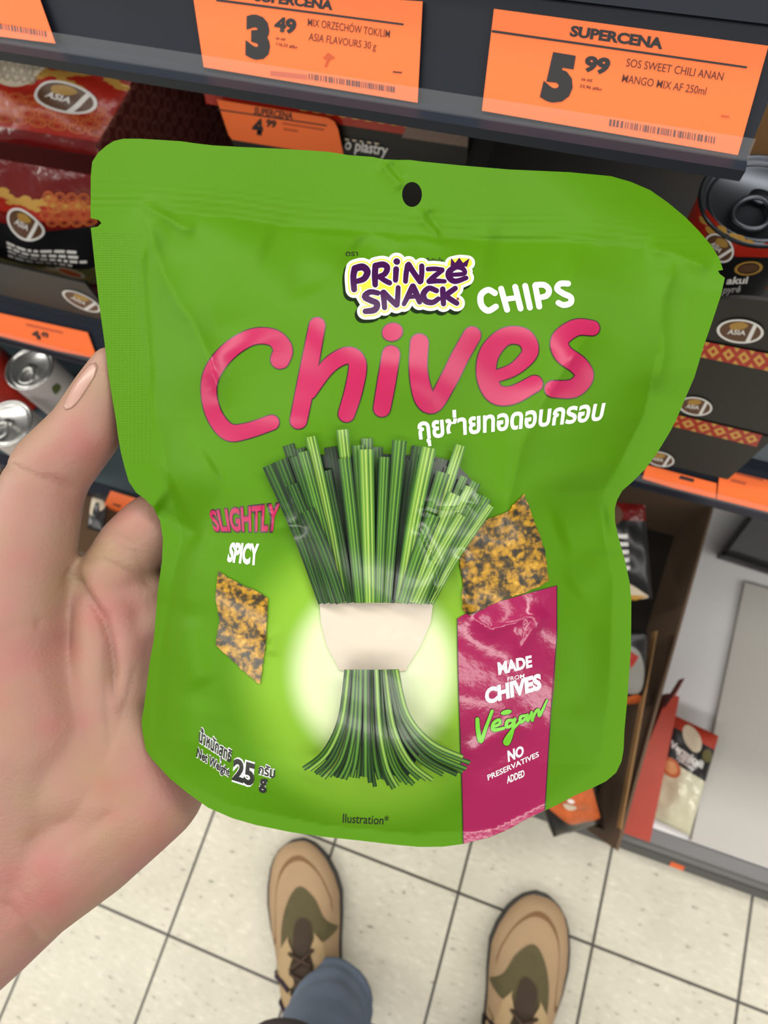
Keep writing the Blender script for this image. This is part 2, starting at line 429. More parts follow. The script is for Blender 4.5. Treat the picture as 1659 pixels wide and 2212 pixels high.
a.text('za szt', c2(578, 250), c2(640, 260), c2(645, 240), c2(582, 232), M_ink2, bold=0.02)
a.text('116,33 zł/kg', c2(582, 288), c2(716, 314), c2(720, 292), c2(586, 268), M_ink2, bold=0.02)
a.text('MIX ORZECHÓW TOK/LIM', c2(783, 165), c2(1308, 242), c2(1312, 190), c2(786, 114), M_ink2, bold=0.004)
a.text('ASIA FLAVOURS 30 g', c2(788, 258), c2(1220, 318), c2(1226, 270), c2(794, 206), M_ink2, bold=0.004)
barcode(a, *c2(790, 470), *c2(1350, 556), 13, M_ink2, seed=9, sx=0)
a.poly([c2(545, 452), c2(780, 478), c2(780, 508), c2(545, 482)], M_smear)
a.poly([c2(915, 335), c2(960, 370), c2(925, 385), c2(905, 430), c2(890, 428), c2(905, 385), c2(880, 372)], M_smear)
a.poly([c2(1330, 454), c2(1388, 460), c2(1386, 470), c2(1328, 464)], M_ink2)
price_tag('orange price tag reading 3.49 in the middle of the top rail', top_map, [(414, -28), (913, 3), (902, 222), (440, 145)], a)
a = Art(); barcode(a, -90, 35, 100, 67, 13, M_ink2, seed=3, sx=2)
price_tag('orange price tag cut off at the top left corner showing only its barcode', top_map, [(-160, -60), (78, -25), (120, 94), (-150, 60)], a)
# middle rails
a = Art()
a.text('4', (68, 727), (91, 735), (84, 716), (70, 712), M_ink, bold=0.06)
a.text('49', (88, 726), (106, 731), (104, 719), (88, 715), M_ink, bold=0.05)
a.poly([(55, 698), (135, 716), (137, 722), (57, 704)], M_smear)
price_tag('orange price tag on the left middle rail above the silver cans', lmid_map, [(-20, 672), (189, 718), (210, 775), (0, 733)], a)
a = Art()
a.poly([(1470, 1027), (1500, 1035), (1498, 1042), (1466, 1034)], M_ink)
price_tag('orange price tag on the right middle rail beside the pouch edge', rmid_map, [(1396, 1004), (1548, 1044), (1546, 1082), (1388, 1034)], a)
a = Art()
a.poly([(1590, 1018), (1650, 1034), (1648, 1040), (1588, 1024)], M_smear)
a.poly([(1580, 1034), (1612, 1042), (1610, 1048), (1578, 1040)], M_smear)
price_tag('orange price tag on the middle rail at the right picture edge', rmid_map, [(1556, 1006), (1760, 1058), (1752, 1128), (1548, 1082)], a)

# ------------------------------------------------------------------ the snack pouch
D0 = 0.200
OUT = [(196,381),(199,350),(211,331),(229,315),(246,304.5),(267,299.6),(302,299.6),(337,301.7),(390,305),(425,310),(460,314),(530,318),(600,321),(669,325),(710,328),(753,335),(806,339),(827,344),(859,345.5),(886,345.5),(912,349),(992,357),(1098,366),(1230,372),(1320,380.5),(1363,393),(1405,411),(1442,437),(1480,468.5),(1511,500),(1538,532),(1554,559),(1562,583),(1551,585),(1555,592),(1566,600),
 (1557,639),(1538,696),(1521,745),(1500,815),(1480,861),(1465,897),(1449,930),(1421,976),(1394,1013),(1366,1041),(1344,1060),(1333,1080),(1328,1099),(1328.7,1127),(1335,1157),(1349,1207),(1360,1257),(1363.8,1298),(1363.5,1348),(1363,1400),(1361,1427),(1355,1512),(1349,1577),(1347,1620),(1342.7,1644.5),(1331,1669),(1309.5,1687.5),(1282,1701),(1242,1718),(1205,1738),(1177,1751),
 (1134,1772),(1098,1792),(1058,1809),(1001,1823),(957,1829),(906,1829.5),(856,1825),(780,1816),(704,1808),(628,1797.5),(552,1782),(501,1767),(450,1745),(404,1712),(367,1682),(330,1642),(315,1620),(308,1583),(305.5,1558),(311,1528),(318,1473),(325,1420),(332,1385),(341,1275),(350,1211),(352,1164),(346,1126),(332,1097),(313,1078),(294,1064),(278,1040),(269,1009),(261,977),(255,942),(250,904),(242,857),(234,806),(225,734),(215,663),(205,575),(197,500),(196,492),(211,489.5),(219,482),(213,475),(195.7,471)]
HOLE = [(890+21.5*math.cos(2*math.pi*k/28), 420+27*math.sin(2*math.pi*k/28)) for k in range(28)]
def polydist(U, V, pts):
    """distance to a polyline and the fraction along it"""
    best = np.full(U.shape, 1e9); frac = np.zeros(U.shape); L = [0.0]
    for a, b in zip(pts, pts[1:]): L.append(L[-1]+math.hypot(b[0]-a[0], b[1]-a[1]))
    for i, (a, b) in enumerate(zip(pts, pts[1:])):
        dx, dy = b[0]-a[0], b[1]-a[1]; l2 = dx*dx+dy*dy
        t = np.clip(((U-a[0])*dx+(V-a[1])*dy)/l2, 0, 1)
        d = np.hypot(U-a[0]-t*dx, V-a[1]-t*dy); m = d < best
        best = np.where(m, d, best); frac = np.where(m, (L[i]+t*math.sqrt(l2))/L[-1], frac)
    return best, frac
# creases: points, height in mm, half width in px ('r' rounded, 's' sharp)
CREASE = [
 ([(290,440),(322,492),(352,590),(388,660),(412,690),(450,770),(472,832),(500,890)], 2.6, 30, 's'),
 ([(322,500),(306,560),(312,660),(322,760),(330,860)], 1.0, 9, 's'),
 ([(300,440),(345,462),(395,492),(430,500)], 1.4, 13, 's'),
 ([(300,520),(420,560),(480,640),(520,760)], -2.2, 70, 'r'),
 ([(1292,690),(1222,790),(1163,880),(1125,960),(1098,1080),(1080,1180)], 2.4, 36, 's'),
 ([(1440,545),(1452,580),(1432,640),(1428,700),(1432,760),(1410,860)], 2.4, 28, 's'),
 ([(1390,535),(1460,548),(1540,585)], 1.5, 18, 's'),
 ([(820,350),(860,395),(872,410)], 0.9, 9, 's'),
 ([(838,352),(872,392)], -0.7, 8, 's'),
 ([(905,446),(915,480),(940,500),(948,520)], 0.9, 9, 's'),
 ([(925,450),(935,478),(960,510)], -0.7, 8, 's'),
 ([(600,486),(640,500),(700,505),(760,512),(806,505),(860,522),(901,516),(950,528),(1018,520)], 1.0, 12, 's'),
 ([(560,520),(640,560),(680,640)], -1.3, 45, 'r'),
 ([(760,520),(800,560),(860,570)], -1.3, 40, 'r'),
 ([(1040,540),(1140,560),(1240,600)], -1.6, 55, 'r'),
 ([(1000,505),(1100,510),(1200,512),(1350,525)], 0.9, 14, 's'),
 ([(330,1090),(380,1125),(440,1162)], -2.6, 38, 's'),
 ([(360,1060),(420,1030),(470,1000)], 1.8, 60, 'r'),
 ([(400,1330),(405,1260),(440,1190),(480,1160)], 1.0, 26, 's'),
 ([(400,1330),(410,1420),(440,1490)], 1.0, 34, 'r'),
 ([(1100,1080),(1200,1040),(1300,1010),(1360,990)], 1.2, 40, 'r'),
 ([(1200,1150),(1280,1120),(1320,1110)], -1.6, 46, 'r'),
 ([(1230,1280),(1290,1230),(1300,1180)], -0.9, 34, 'r'),
 ([(1270,1320),(1280,1420),(1240,1560)], 0.9, 40, 'r'),
 ([(905,1120),(920,1090),(960,1100),(1040,1085)], 0.8, 16, 's'),
 ([(905,1120),(912,1160),(940,1220),(944,1300)], 1.2, 15, 's'),
 ([(1000,1180),(985,1230),(1005,1290),(1030,1330)], 0.9, 16, 's'),
 ([(1010,1325),(1060,1360),(1110,1345),(1180,1315)], 1.0, 15, 's'),
 ([(1110,1345),(1125,1400),(1150,1360),(1185,1318)], 0.8, 13, 's'),
 ([(580,1090),(596,1140),(640,1130),(665,1150)], 0.8, 18, 's'),
 ([(575,1390),(592,1370),(586,1420)], 0.6, 10, 's'),
 ([(330,1700),(420,1600),(440,1500)], 0.9, 50, 'r'),
 ([(1000,1640),(1060,1600),(1150,1560)], 0.6, 22, 'r'),
]
def infl(s, w): return 1-np.exp(-np.maximum(s, 0)/w)
def height(U, V):
    """height of the front film above the seal plane, metres"""
    vs = [300, 450, 700, 900, 1064, 1160, 1275, 1400, 1600, 1750, 1850]
    uL = np.interp(V, vs, [300, 312, 326, 338, 372, 392, 370, 348, 335, 420, 480])
    uR = np.interp(V, [300, 540, 750, 900, 1060, 1160, 1250, 1500, 1650, 1760], [1400, 1440, 1425, 1390, 1305, 1305, 1325, 1315, 1295, 1180])
    vT = np.interp(U, [300, 500, 640, 806, 1018, 1230, 1440], [452, 470, 492, 503, 519, 520, 545])
    vB = np.interp(U, [300, 400, 500, 700, 900, 1060, 1180, 1340], [1600, 1690, 1740, 1782, 1802, 1790, 1735, 1660])
    k = infl(U-uL, 130)*infl(uR-U, 130)*infl(V-vT, 110)*infl(vB-V, 170)
    h = 0.0175*k
    inside = np.clip(k*2.2, 0, 1)
    # soft hollows and swells of the filled film
    h = h+inside*(0.0019*np.sin(U/97+1.3*np.sin(V/140))*np.sin(V/118+0.8)+0.0009*np.sin(U/53-V/71+2)*np.cos(V/61+U/190))
    # the free seal waves gently
    h = h+(1-inside)*0.0006*np.sin(U/75+V/260)
    # upper right corner bends away from the viewer, lower left side is pressed round the fingers
    d = ((U-1130)*0.66-(V-372)*0.75); d = np.maximum(d+10, 0)
    h = h-0.00000042*d*d*np.clip((560-V)/200+0.35, 0, 1)
    dl = np.maximum(430-U, 0)*np.clip((V-1000)/300, 0, 1); h = h-0.0000008*dl*dl
    dr = np.maximum(U-1330, 0)*np.clip((1000-V)/200, 0, 1); h = h+0.00000010*dr*dr
    # ribs of the heat seal
    rib = np.clip((vT-V+8)/30, 0, 1)*np.clip((V-vT+70)/40, 0, 1)
    h = h+rib*0.00008*np.sin((V-vT)/2.6)
    for pts, a, w, kind in CREASE:
        d, f = polydist(U, V, pts); end = np.clip(np.minimum(f, 1-f)*5, 0, 1); end = end*end*(3-2*end)
        g = np.exp(-(np.sqrt(d*d+20.0)-4.47)/w) if kind == 's' else np.exp(-(d/w)**2)
        h = h+a*0.00128*g*end
    return h
def plane_d(U, V): return D0+0.000004*(U-829)-0.000003*(V-1106)
def front_pt(U, V, off=0.0):
    D = plane_d(U, V)-height(U, V)-off
    R = np.outer((U-829.5)/F, RT)+np.outer((V-1106.0)/F, DN)+FW
    return CP+R*D[:, None]
def front_nrm(U, V):
    e = 2.5
    a = front_pt(U+e, V)-front_pt(U-e, V); b = front_pt(U, V+e)-front_pt(U, V-e)
    n = np.cross(b, a); n /= np.linalg.norm(n, axis=1)[:, None]
    s = np.sign(np.einsum('ij,ij->i', n, CP-front_pt(U, V)))
    return n*s[:, None]
def inpoly(U, V, P):
    r = np.zeros(U.shape, bool); n = len(P)
    for i in range(n):
        x0, y0 = P[i]; x1, y1 = P[(i+1) % n]
        if y0 == y1: continue
        c = ((y0 > V) != (y1 > V)) & (U < (x1-x0)*(V-y0)/(y1-y0)+x0); r ^= c
    return r
def pouch_grid(step):
    from mathutils.geometry import delaunay_2d_cdt
    dense = []
    for i in range(len(OUT)):
        a, b = OUT[i], OUT[(i+1) % len(OUT)]; n = max(1, int(math.hypot(b[0]-a[0], b[1]-a[1])/step))
        for k in range(n): dense.append((a[0]+(b[0]-a[0])*k/n, a[1]+(b[1]-a[1])*k/n))
    gu, gv = np.meshgrid(np.arange(190, 1570, step), np.arange(296, 1832, step)); gu = gu+((np.arange(gu.shape[0]) % 2)*step*0.5)[:, None]
    gu = gu.ravel(); gv = gv.ravel()
    dO, _ = polydist(gu, gv, dense[::3]+[dense[0]]); dH, _ = polydist(gu, gv, HOLE+[HOLE[0]])
    ok = inpoly(gu, gv, dense) & ~inpoly(gu, gv, HOLE) & (dO > step*0.6) & (dH > step*0.5)
    pts = dense+HOLE+list(zip(gu[ok], gv[ok])); nO, nH = len(dense), len(HOLE)
    edges = [(i, (i+1) % nO) for i in range(nO)]+[(nO+i, nO+(i+1) % nH) for i in range(nH)]
    v, e, f, *_ = delaunay_2d_cdt([Vector(p) for p in pts], edges, [], 0, 1e-4)
    V2 = np.array([p[:] for p in v]); T = np.array([t for t in f if len(t) == 3])
    c = V2[T].mean(axis=1); keep = inpoly(c[:, 0], c[:, 1], dense) & ~inpoly(c[:, 0], c[:, 1], HOLE)
    T = T[keep]
    a = V2[T]; area = (a[:, 1, 0]-a[:, 0, 0])*(a[:, 2, 1]-a[:, 0, 1])-(a[:, 1, 1]-a[:, 0, 1])*(a[:, 2, 0]-a[:, 0, 0])
    T[area > 0] = T[area > 0][:, ::-1]
    return V2, T
def pouch_material():
    m = bpy.data.materials.new('matte_green_film'); m.use_nodes = True; nt = m.node_tree; b = nt.nodes['Principled BSDF']
    uv = nt.nodes.new('ShaderNodeUVMap'); sp = nt.nodes.new('ShaderNodeSeparateXYZ'); nt.links.new(uv.outputs[0], sp.inputs[0])
    x, y = sp.outputs[0], sp.outputs[1]
    def blob(cx, cy, rx, ry):
        a = mnode(nt, 'DIVIDE', mnode(nt, 'SUBTRACT', x, cx), rx); c = mnode(nt, 'DIVIDE', mnode(nt, 'SUBTRACT', y, cy), ry)
        return mnode(nt, 'SQRT', mnode(nt, 'ADD', mnode(nt, 'MULTIPLY', a, a), mnode(nt, 'MULTIPLY', c, c)))
    # printed pale burst behind the chives
    r = ramp(nt, [(0.0, (226, 232, 206)), (0.40, (206, 220, 172)), (0.62, (120, 165, 44)), (1.0, (72, 123, 5))], 'EASE')
    nt.links.new(mnode(nt, 'MULTIPLY', blob(0.808, 1.450, 0.335, 0.36), 1.0), r.inputs[0])
    nt.links.new(r.outputs[0], b.inputs['Base Color'])
    b.inputs['Roughness'].default_value = 0.5; b.inputs['Specular IOR Level'].default_value = 0.14
    # pressed dots of the side and bottom seals
    mp = nt.nodes.new('ShaderNodeMapping'); mp.inputs['Scale'].default_value = (120, 190, 1); nt.links.new(uv.outputs[0], mp.inputs[0])
    vo = nt.nodes.new('ShaderNodeTexVoronoi'); vo.inputs['Scale'].default_value = 1.0; vo.inputs['Randomness'].default_value = 0.15; nt.links.new(mp.outputs[0], vo.inputs['Vector'])
    left = mnode(nt, 'LESS_THAN', x, mnode(nt, 'ADD', mnode(nt, 'MULTIPLY', y, 0.05), 0.28))
    ml = mnode(nt, 'MULTIPLY', left, mnode(nt, 'MULTIPLY', mnode(nt, 'GREATER_THAN', y, 0.5), mnode(nt, 'LESS_THAN', y, 1.0)))
    h = mnode(nt, 'MULTIPLY', vo.outputs['Distance'], mnode(nt, 'ADD', mnode(nt, 'MULTIPLY', ml, 0.9), 0.06))
    bp = nt.nodes.new('ShaderNodeBump'); bp.inputs['Strength'].default_value = 0.35; bp.inputs['Distance'].default_value = 0.0006
    nt.links.new(h, bp.inputs['Height']); nt.links.new(bp.outputs[0], b.inputs['Normal'])
    return m
V2, T = pouch_grid(7.0)
pouch = tag(empty('snack_pouch', ad(800, 1780, D0)), 'bright green stand-up snack pouch with pink lettering held up by a hand', 'snack pouch')
MG = pouch_material()
def pouch_side(name, P, T, nr):
    me = bpy.data.meshes.new(name); me.from_pydata(P.tolist(), [], T.tolist())
    uv = me.uv_layers.new(name='UVMap'); idx = np.zeros(len(me.loops), np.int32); me.loops.foreach_get('vertex_index', idx)
    uv.data.foreach_set('uv', (V2[idx]/1000.0).ravel().astype(np.float32))
    return link(name, me, MG if name == 'front_panel' else mat('green_film_back', (92, 172, 30), 0.45), pouch, smooth=True)
PF = front_pt(V2[:, 0], V2[:, 1]); front = pouch_side('front_panel', PF, T, None)
front.data.normals_split_custom_set_from_vertices([tuple(n) for n in front_nrm(V2[:, 0], V2[:, 1])])
hb = height(V2[:, 0], V2[:, 1]); Rb = np.outer((V2[:, 0]-829.5)/F, RT)+np.outer((V2[:, 1]-1106.0)/F, DN)+FW
vs_ = np.array([300, 452, 700, 1064, 1160, 1400, 1750])
kin = infl(V2[:, 0]-np.interp(V2[:, 1], vs_, [300, 312, 326, 372, 392, 348, 420]), 150)*infl(1300-V2[:, 0], 150)*infl(V2[:, 1]-520, 120)*infl(1720-V2[:, 1], 180)
# the back film: level with the front along every seal, swollen the other way inside
PB = CP+Rb*(plane_d(V2[:, 0], V2[:, 1])+0.00035+0.008*kin-np.minimum(hb, 0.0)*1.0-np.clip(hb, 0, 0.0008)*(1-np.clip(kin*3, 0, 1)))[:, None]
pouch_side('back_panel', PB, T[:, ::-1], None)

MP = mat('glossy_pink_print', (166, 32, 78), 0.28, spec=0.25)
MPo = mat('dark_outline_print', (52, 22, 34), 0.3)
MW = mat('glossy_white_print', (222, 223, 224), 0.25)
MBk = mat('pouch_black_print', (28, 30, 26), 0.4)
def lay(art, name, base, step=11.0):
    return art.build(name, front_pt, pouch, step=step, base=base, normals=front_nrm)
def tf(x0, y0, s):
    def g(pts): return [(x0+p[0]*s, y0+p[1]*s)+((p[2]*s,) if len(p) > 2 else ()) for p in pts]
    return g
# large pink word
g = tf(400, 660, 0.5666); a = Art()
WORD = [[(362,205,36),(372,165,36),(335,122,31),(255,120,30),(168,172,32),(106,250,32),(90,330,29),(112,420,30),(165,482,32),(235,478,29),(330,446,28)],
 [(503,76,30),(470,250,33),(432,438,32)], [(474,330,26),(545,232,29),(618,190,31),(657,222,33),(643,320,33),(615,413,31)],
 [(785,186,33),(768,290,34),(750,392,32)],
 [(893,142,34),(889,250,34),(912,352,38),(950,374,32),(1006,280,33),(1048,195,33),(1094,114,33)],
 [(1190,268,22),(1258,240,24),(1315,178,30),(1292,122,33),(1222,118,33),(1162,178,37),(1148,262,37),(1180,334,37),(1245,342,34),(1332,298,31)],
 [(1552,86,28),(1490,84,31),(1430,128,33),(1440,182,35),(1500,228,35),(1522,272,34),(1480,316,34),(1402,318,31)]]
for i_, st in enumerate(WORD):
    a.stroke(g(st), MPo, 0+.2*i_, grow=2.3); a.stroke(g(st), MP, 3+.2*i_)
for gr, m_, l_ in ((2.3, MPo, 0), (0, MP, 3)): a.ell(400+790*0.5666, 660+101*0.5666, 22+gr, 19+gr, m_, l_, rot=-0.3)
lay(a, 'title_lettering', 0.00014)
# badge
g = tf(720, 530, 0.33756); a = Art()
B1 = [[(133,282,19),(128,200,20),(138,150,22)],[(138,148,22),(188,138,23),(218,168,22),(198,212,20),(152,230,17)],
 [(268,252,18),(266,190,20),(270,130,20)],[(272,130,20),(318,122,20),(345,142,20),(330,182,18),(285,202,16)],[(300,205,16),(330,225,17),(360,240,17)],
 [(398,222,17),(402,152,19)],[(405,103,21),(407,104,21)],
 [(462,230,16),(466,180,17),(476,128,18)],[(482,122,18),(515,175,18),(555,232,18)],[(560,230,17),(566,180,17),(566,132,17)],
 [(606,152,15),(650,150,15),(698,155,14)],[(698,160,14),(650,195,17),(612,230,17)],[(612,232,16),(660,228,16),(712,230,14)],
 [(748,188,13),(800,186,14),(842,178,14),(828,148,16),(785,138,18),(742,168,20),(742,205,20),(780,230,18),(850,208,15)],
 [(285,305,17),(235,298,18),(200,328,20),(240,352,20),(280,372,20),(265,412,21),(205,422,18)],
 [(328,398,17),(324,350,18),(318,302,18)],[(322,300,18),(360,340,18),(404,382,18)],[(408,380,17),(412,330,17),(415,270,16)],
 [(452,375,15),(480,320,18),(508,262,19)],[(510,262,19),(532,312,20),(552,362,17)],[(485,330,14),(540,325,14)],
 [(660,290,17),(612,274,18),(576,312,20),(590,355,20),(635,365,18),(672,342,16)],
 [(705,374,17),(702,325,18),(700,280,18)],[(780,275,17),(745,300,18),(712,325,18)],[(722,325,17),(755,348,18),(790,370,17)]]
MPl = mat('plum_print', (56, 12, 66), 0.35, spec=0.2); MYe = mat('yellow_print', (244, 214, 62), 0.3); MSh = mat('deep_green_print', (16, 34, 8), 0.7, spec=0.1)
CR = [(750,132),(754,80),(780,112),(806,78),(830,112),(872,82),(856,136)]
for m_, l_, gr, dx, dy in ((MSh, 0, 12.0, -5, 7), (MW, 3, 12.0, 0, 0), (MYe, 6, 5.5, 0, 0), (MW, 8, 2.2, 0, 0), (MPl, 10, 0, 0, 0)):
    for i_, st in enumerate(B1): a.stroke(g(st), m_, l_+.03*i_, grow=gr if m_ is not MW or l_ == 3 else gr, dx=dx, dy=dy, n=4)
    if gr > 3: a.stroke([(p[0]+dx, p[1]+dy) for p in g([(760,118),(810,108),(860,112)])], m_, l_, r=4+gr, n=4); 
    if l_ == 3:
        a.poly(g([(150,160),(400,130),(560,120),(720,150),(850,200),(790,360),(560,360),(260,400),(180,330)]), MW, 2)
        a.poly(g([(150,170),(400,150),(560,140),(720,160),(840,200),(780,350),(560,350),(260,390),(190,320)]), MYe, 5)
a.poly(g(CR), MPl, 10); a.ell(720+797*0.33756, 530+342*0.33756, 3, 3, mat('brown_print', (120, 60, 40), 0.4), 11)
lay(a, 'brand_badge', 0.00014)
a = Art(); CH = [[(1034,306,19),(990,285,19),(945,318,20),(948,382,20),(990,418,20),(1040,392,19)],[(1074,278,19),(1112,412,19)],[(1164,266,19),(1198,404,19)],[(1092,346,17),(1182,334,17)],
 [(1228,260,19),(1258,398,19)],[(1292,258,19),(1318,392,19)],[(1294,254,19),(1350,254,19),(1380,285,19),(1365,322,19),(1312,336,17)],[(1502,245,19),(1452,246,19),(1432,278,19),(1470,308,19),(1518,332,19),(1518,368,19),(1475,382,19),(1440,368,18)]]
for i_, st in enumerate(CH): a.stroke(g(st), MW, .2*i_)
lay(a, 'subtitle_lettering', 0.00014)
a = Art(); a.text('กุยช่ายทอดอบกรอบ', (905, 948), (1301, 906), (1308, 872), (901, 914), MW, 0, bold=0.03, mode='x')
lay(a, 'thai_lettering', 0.00014)
a = Art(); a.text('ตรา', (747, 553), (773, 552), (773, 544), (747, 544), MBk, 0, bold=0.01, mode='x')
a.text('พรีนซ์สแน็ค', (916, 565), (957, 567), (957, 560.5), (916, 558.5), MBk, 0, bold=0.01, mode='x')
lay(a, 'trademark_lettering', 0.00014)
a = Art()
q = ((462, 1146), (599, 1145), (606, 1086), (450, 1103))
a.text('SLIGHTLY', *q, MPo, 0, bold=0.075); a.text('SLIGHTLY', *q, MP, 3, bold=0.03)
a.text('SPICY', (490, 1211), (558, 1219), (560, 1175), (498, 1172), MW, 0, bold=0.05)
lay(a, 'flavour_lettering', 0.00014)
a = Art()
def outlined(s, *q, **k):
    b = k.pop('bold', 0.02)+.012; a.text(s, *q, MW, 0, bold=b+0.06, **k); a.text(s, *q, MBk, 3, bold=b, **k)
outlined('น้ำหนักสุทธิ', (429, 1601), (498, 1647), (501, 1628), (431, 1581), mode='x', bold=0.015)
outlined('Net Weight', (424, 1634), (495, 1678), (497, 1660), (427, 1614), bold=0.015)
outlined('25', (501, 1682), (548, 1697), (552, 1651), (505, 1637), bold=0.03)
outlined('กรัม', (558, 1671), (593, 1681), (594, 1664), (559, 1656), mode='x', bold=0.015)
outlined('g', (558, 1711), (575, 1715), (578, 1684), (561, 1680), mode='bbox', bold=0.03)
lay(a, 'weight_lettering', 0.00014, step=8)
a = Art(); a.text('Ilustration*', (740, 1777), (839, 1782), (840, 1762), (740, 1757), MBk, 0, bold=0.004, shear=0.08)
lay(a, 'footnote_lettering', 0.00014)
# magenta side panel
MMag = mat('glossy_magenta_print', (146, 26, 76), 0.18, coat=0.15, bump=0.05, bscale=300)
PANEL = [(988,1336),(1030,1312),(1090,1296),(1150,1279),(1203,1265),(1203.5,1320),(1203,1374),(1197,1485),(1190,1540),(1184,1633),(1179,1700),(1177,1750.5),(1134,1771.5),(1098,1791.5),(1058,1808.5),(1001.5,1822.5),(1000,1760),(998,1700),(994,1600),(990,1466),(988,1400)]
a = Art(); a.poly(PANEL, MMag, 0); a.stroke([(988,1336),(990,1466),(998,1700),(1001,1822)], MPo, 1, r=0.9, caps=False); a.stroke([(1150,1279),(1203,1265),(1203,1374),(1190,1540),(1184,1633),(1177,1748)], MPo, 1, r=1.0, caps=False, smooth=False)
lay(a, 'magenta_panel', 0.00034, step=7)
def g7(x, y): return (960+x*0.3707, 1040+y*0.3707)
a = Art()
a.text('MADE', g7(315, 1125), g7(512, 1078), g7(508, 1012), g7(308, 1055), MW, 0, bold=0.045)
a.text('FROM', g7(368, 1164), g7(466, 1144), g7(465, 1119), g7(367, 1140), MW, 0, bold=0.004)
a.text('CHIVES', g7(240, 1295), g7(566, 1205), g7(562, 1118), g7(232, 1210), MW, 0, bold=0.055)
a.text('NO', g7(371, 1632), g7(464, 1594), g7(461, 1536), g7(366, 1570), MW, 0, bold=0.045)
a.text('PRESERVATIVES', g7(254, 1742), g7(552, 1602), g7(548, 1572), g7(249, 1710), MW, 0, bold=0.02)
a.text('ADDED', g7(365, 1760), g7(468, 1718), g7(465, 1678), g7(362, 1718), MW, 0, bold=0.03)
gg = tf(960, 1040, 0.3707); MGr = mat('leaf_green_print', (104, 186, 40), 0.3)
for st in ([(192,1385,11),(196,1450,13),(212,1515,12),(240,1440,10),(278,1338,9)],[(282,1432,8),(322,1412,9),(318,1388,9),(286,1410,10),(286,1448,11),(345,1438,9)],
           [(402,1392,9),(368,1396,10),(362,1430,10),(392,1420,9),(410,1385,9)],[(408,1390,9),(395,1460,10),(370,1525,12),(352,1515,10),(385,1460,8),(440,1400,8)],
           [(474,1364,8),(444,1372,9),(446,1404,9),(478,1375,8),(484,1360,8)],[(480,1362,8),(484,1396,9),(508,1350,8)],[(508,1345,8),(512,1392,9)],[(512,1390,8),(530,1345,8),(548,1330,8),(552,1366,9),(575,1325,8),(597,1275,6)]):
    a.stroke(gg(st), MPo, 0, grow=1.2); a.stroke(gg(st), MGr, 3)
for gr, m_, l_ in ((1.4, MPo, 0), (0, MGr, 3)): a.ell(*g7(360, 1345), 12+gr, 5.2+gr, m_, l_, rot=-0.22)
lay(a, 'claims_lettering', 0.00050)
# bunch of chives with a plain paper band
CG = [mat('chive_deep', (20, 38, 22), 0.3, coat=0.12), mat('chive_dark', (34, 64, 26), 0.3, coat=0.12), mat('chive_mid', (56, 100, 34), 0.3, coat=0.12), mat('chive_light', (96, 140, 48), 0.3, coat=0.12), mat('chive_pale', (150, 176, 84), 0.3, coat=0.12)]
rnd = random.Random(4); a = Art()
c5 = lambda x, y: (400+x*0.5063, 900+y*0.5063)
a.poly([c5(420,200),(640,975),(720,985),(820,980),(930,985),(985,1000),(1030,1050),(1000,1120),(935,1300),(692,1300),(660,1150),(625,1020)], CG[0], 0)
def blade(a, top, base, wt, wb, tone, ly):
    """one flat-cut leaf blade with lighter ribs"""
    m_ = CG[tone]; e = CG[max(tone-1, 0)]; hi = CG[min(tone+1, 4)]
    mid = ((top[0]*0.45+base[0]*0.55), (top[1]*0.5+base[1]*0.5)); P = spline([top, mid, base], 5); n = len(P)
    def strip(f0, f1, mm, l):
        L = []; R = []
        for i, (x, y) in enumerate(P):
            t = i/(n-1); w = wt*(1-t)+wb*t; b_ = P[max(i-1, 0)]; c_ = P[min(i+1, n-1)]
            tx, ty = c_[0]-b_[0], c_[1]-b_[1]; d = math.hypot(tx, ty); nx, ny = -ty/d, tx/d
            L.append((x+nx*w*f0, y+ny*w*f0)); R.append((x+nx*w*f1, y+ny*w*f1))
        a.tri(L+R, [(i, i+1, n+i+1, n+i) for i in range(n-1)], mm, l)
    strip(-1, 1, e, ly); strip(-0.78, 0.78, m_, ly+1); strip(-0.1, 0.12, hi, ly+2); strip(0.42, 0.54, hi, ly+2); strip(-0.62, -0.5, hi, ly+2); strip(-0.4, -0.26, e, ly+2)
tops = [(440,120,1),(490,135,1),(620,130,0),(775,92,2),(820,130,1),(930,180,1),(1000,128,1),(1100,180,0),(940,185,0),(560,200,0),(850,185,0),(700,240,0),(1070,190,0),(600,230,1),(1190,255,2),(1140,220,1),(1240,280,2),
        (360,205,1),(405,186,1),(535,85,3),(670,55,3),(740,122,2),(915,102,2),(1175,122,3),(1285,345,2),(1305,380,3),(1100,238,2),(1250,330,2),(470,170,1),(500,150,2),(680,178,2),(850,172,2),(770,140,3),(1040,132,3),(1215,300,3),(455,290,1),(520,400,1),(1150,330,3),(1060,420,2),(1180,420,3)]
for i, (x, y, tn) in enumerate(tops):
    top = c5(x, y); s = (top[0]-580)/(1062-580); base = (698+s*232, 1302)
    w = 11.5+rnd.random()*6
    blade(a, top, base, w*(0.72 if s > 0.85 else 1), w*0.72, tn, 3+i*3)
c6 = lambda x, y: (400+x*0.5063, 1400+y*0.5063)
a.poly([(744,1438),(858,1438),(868,1520),(910,1620),(880,1680),(760,1660),(700,1640),(745,1540)], CG[0], 0)
tips = [(505,515),(530,520),(555,535),(575,545),(590,555),(615,548),(640,550),(660,556),(680,560),(710,552),(735,555),(755,548),(770,550),(790,575),(810,592),(830,560),(850,560),(870,585),(890,600),(905,592),(925,570),(950,580),(975,582),(1000,560),(1030,560),(1055,562),(1100,540),(1160,540),(1185,528),(1200,515),(1215,490),(1190,480),(1185,465)]
order = list(range(len(tips))); rnd.shuffle(order)
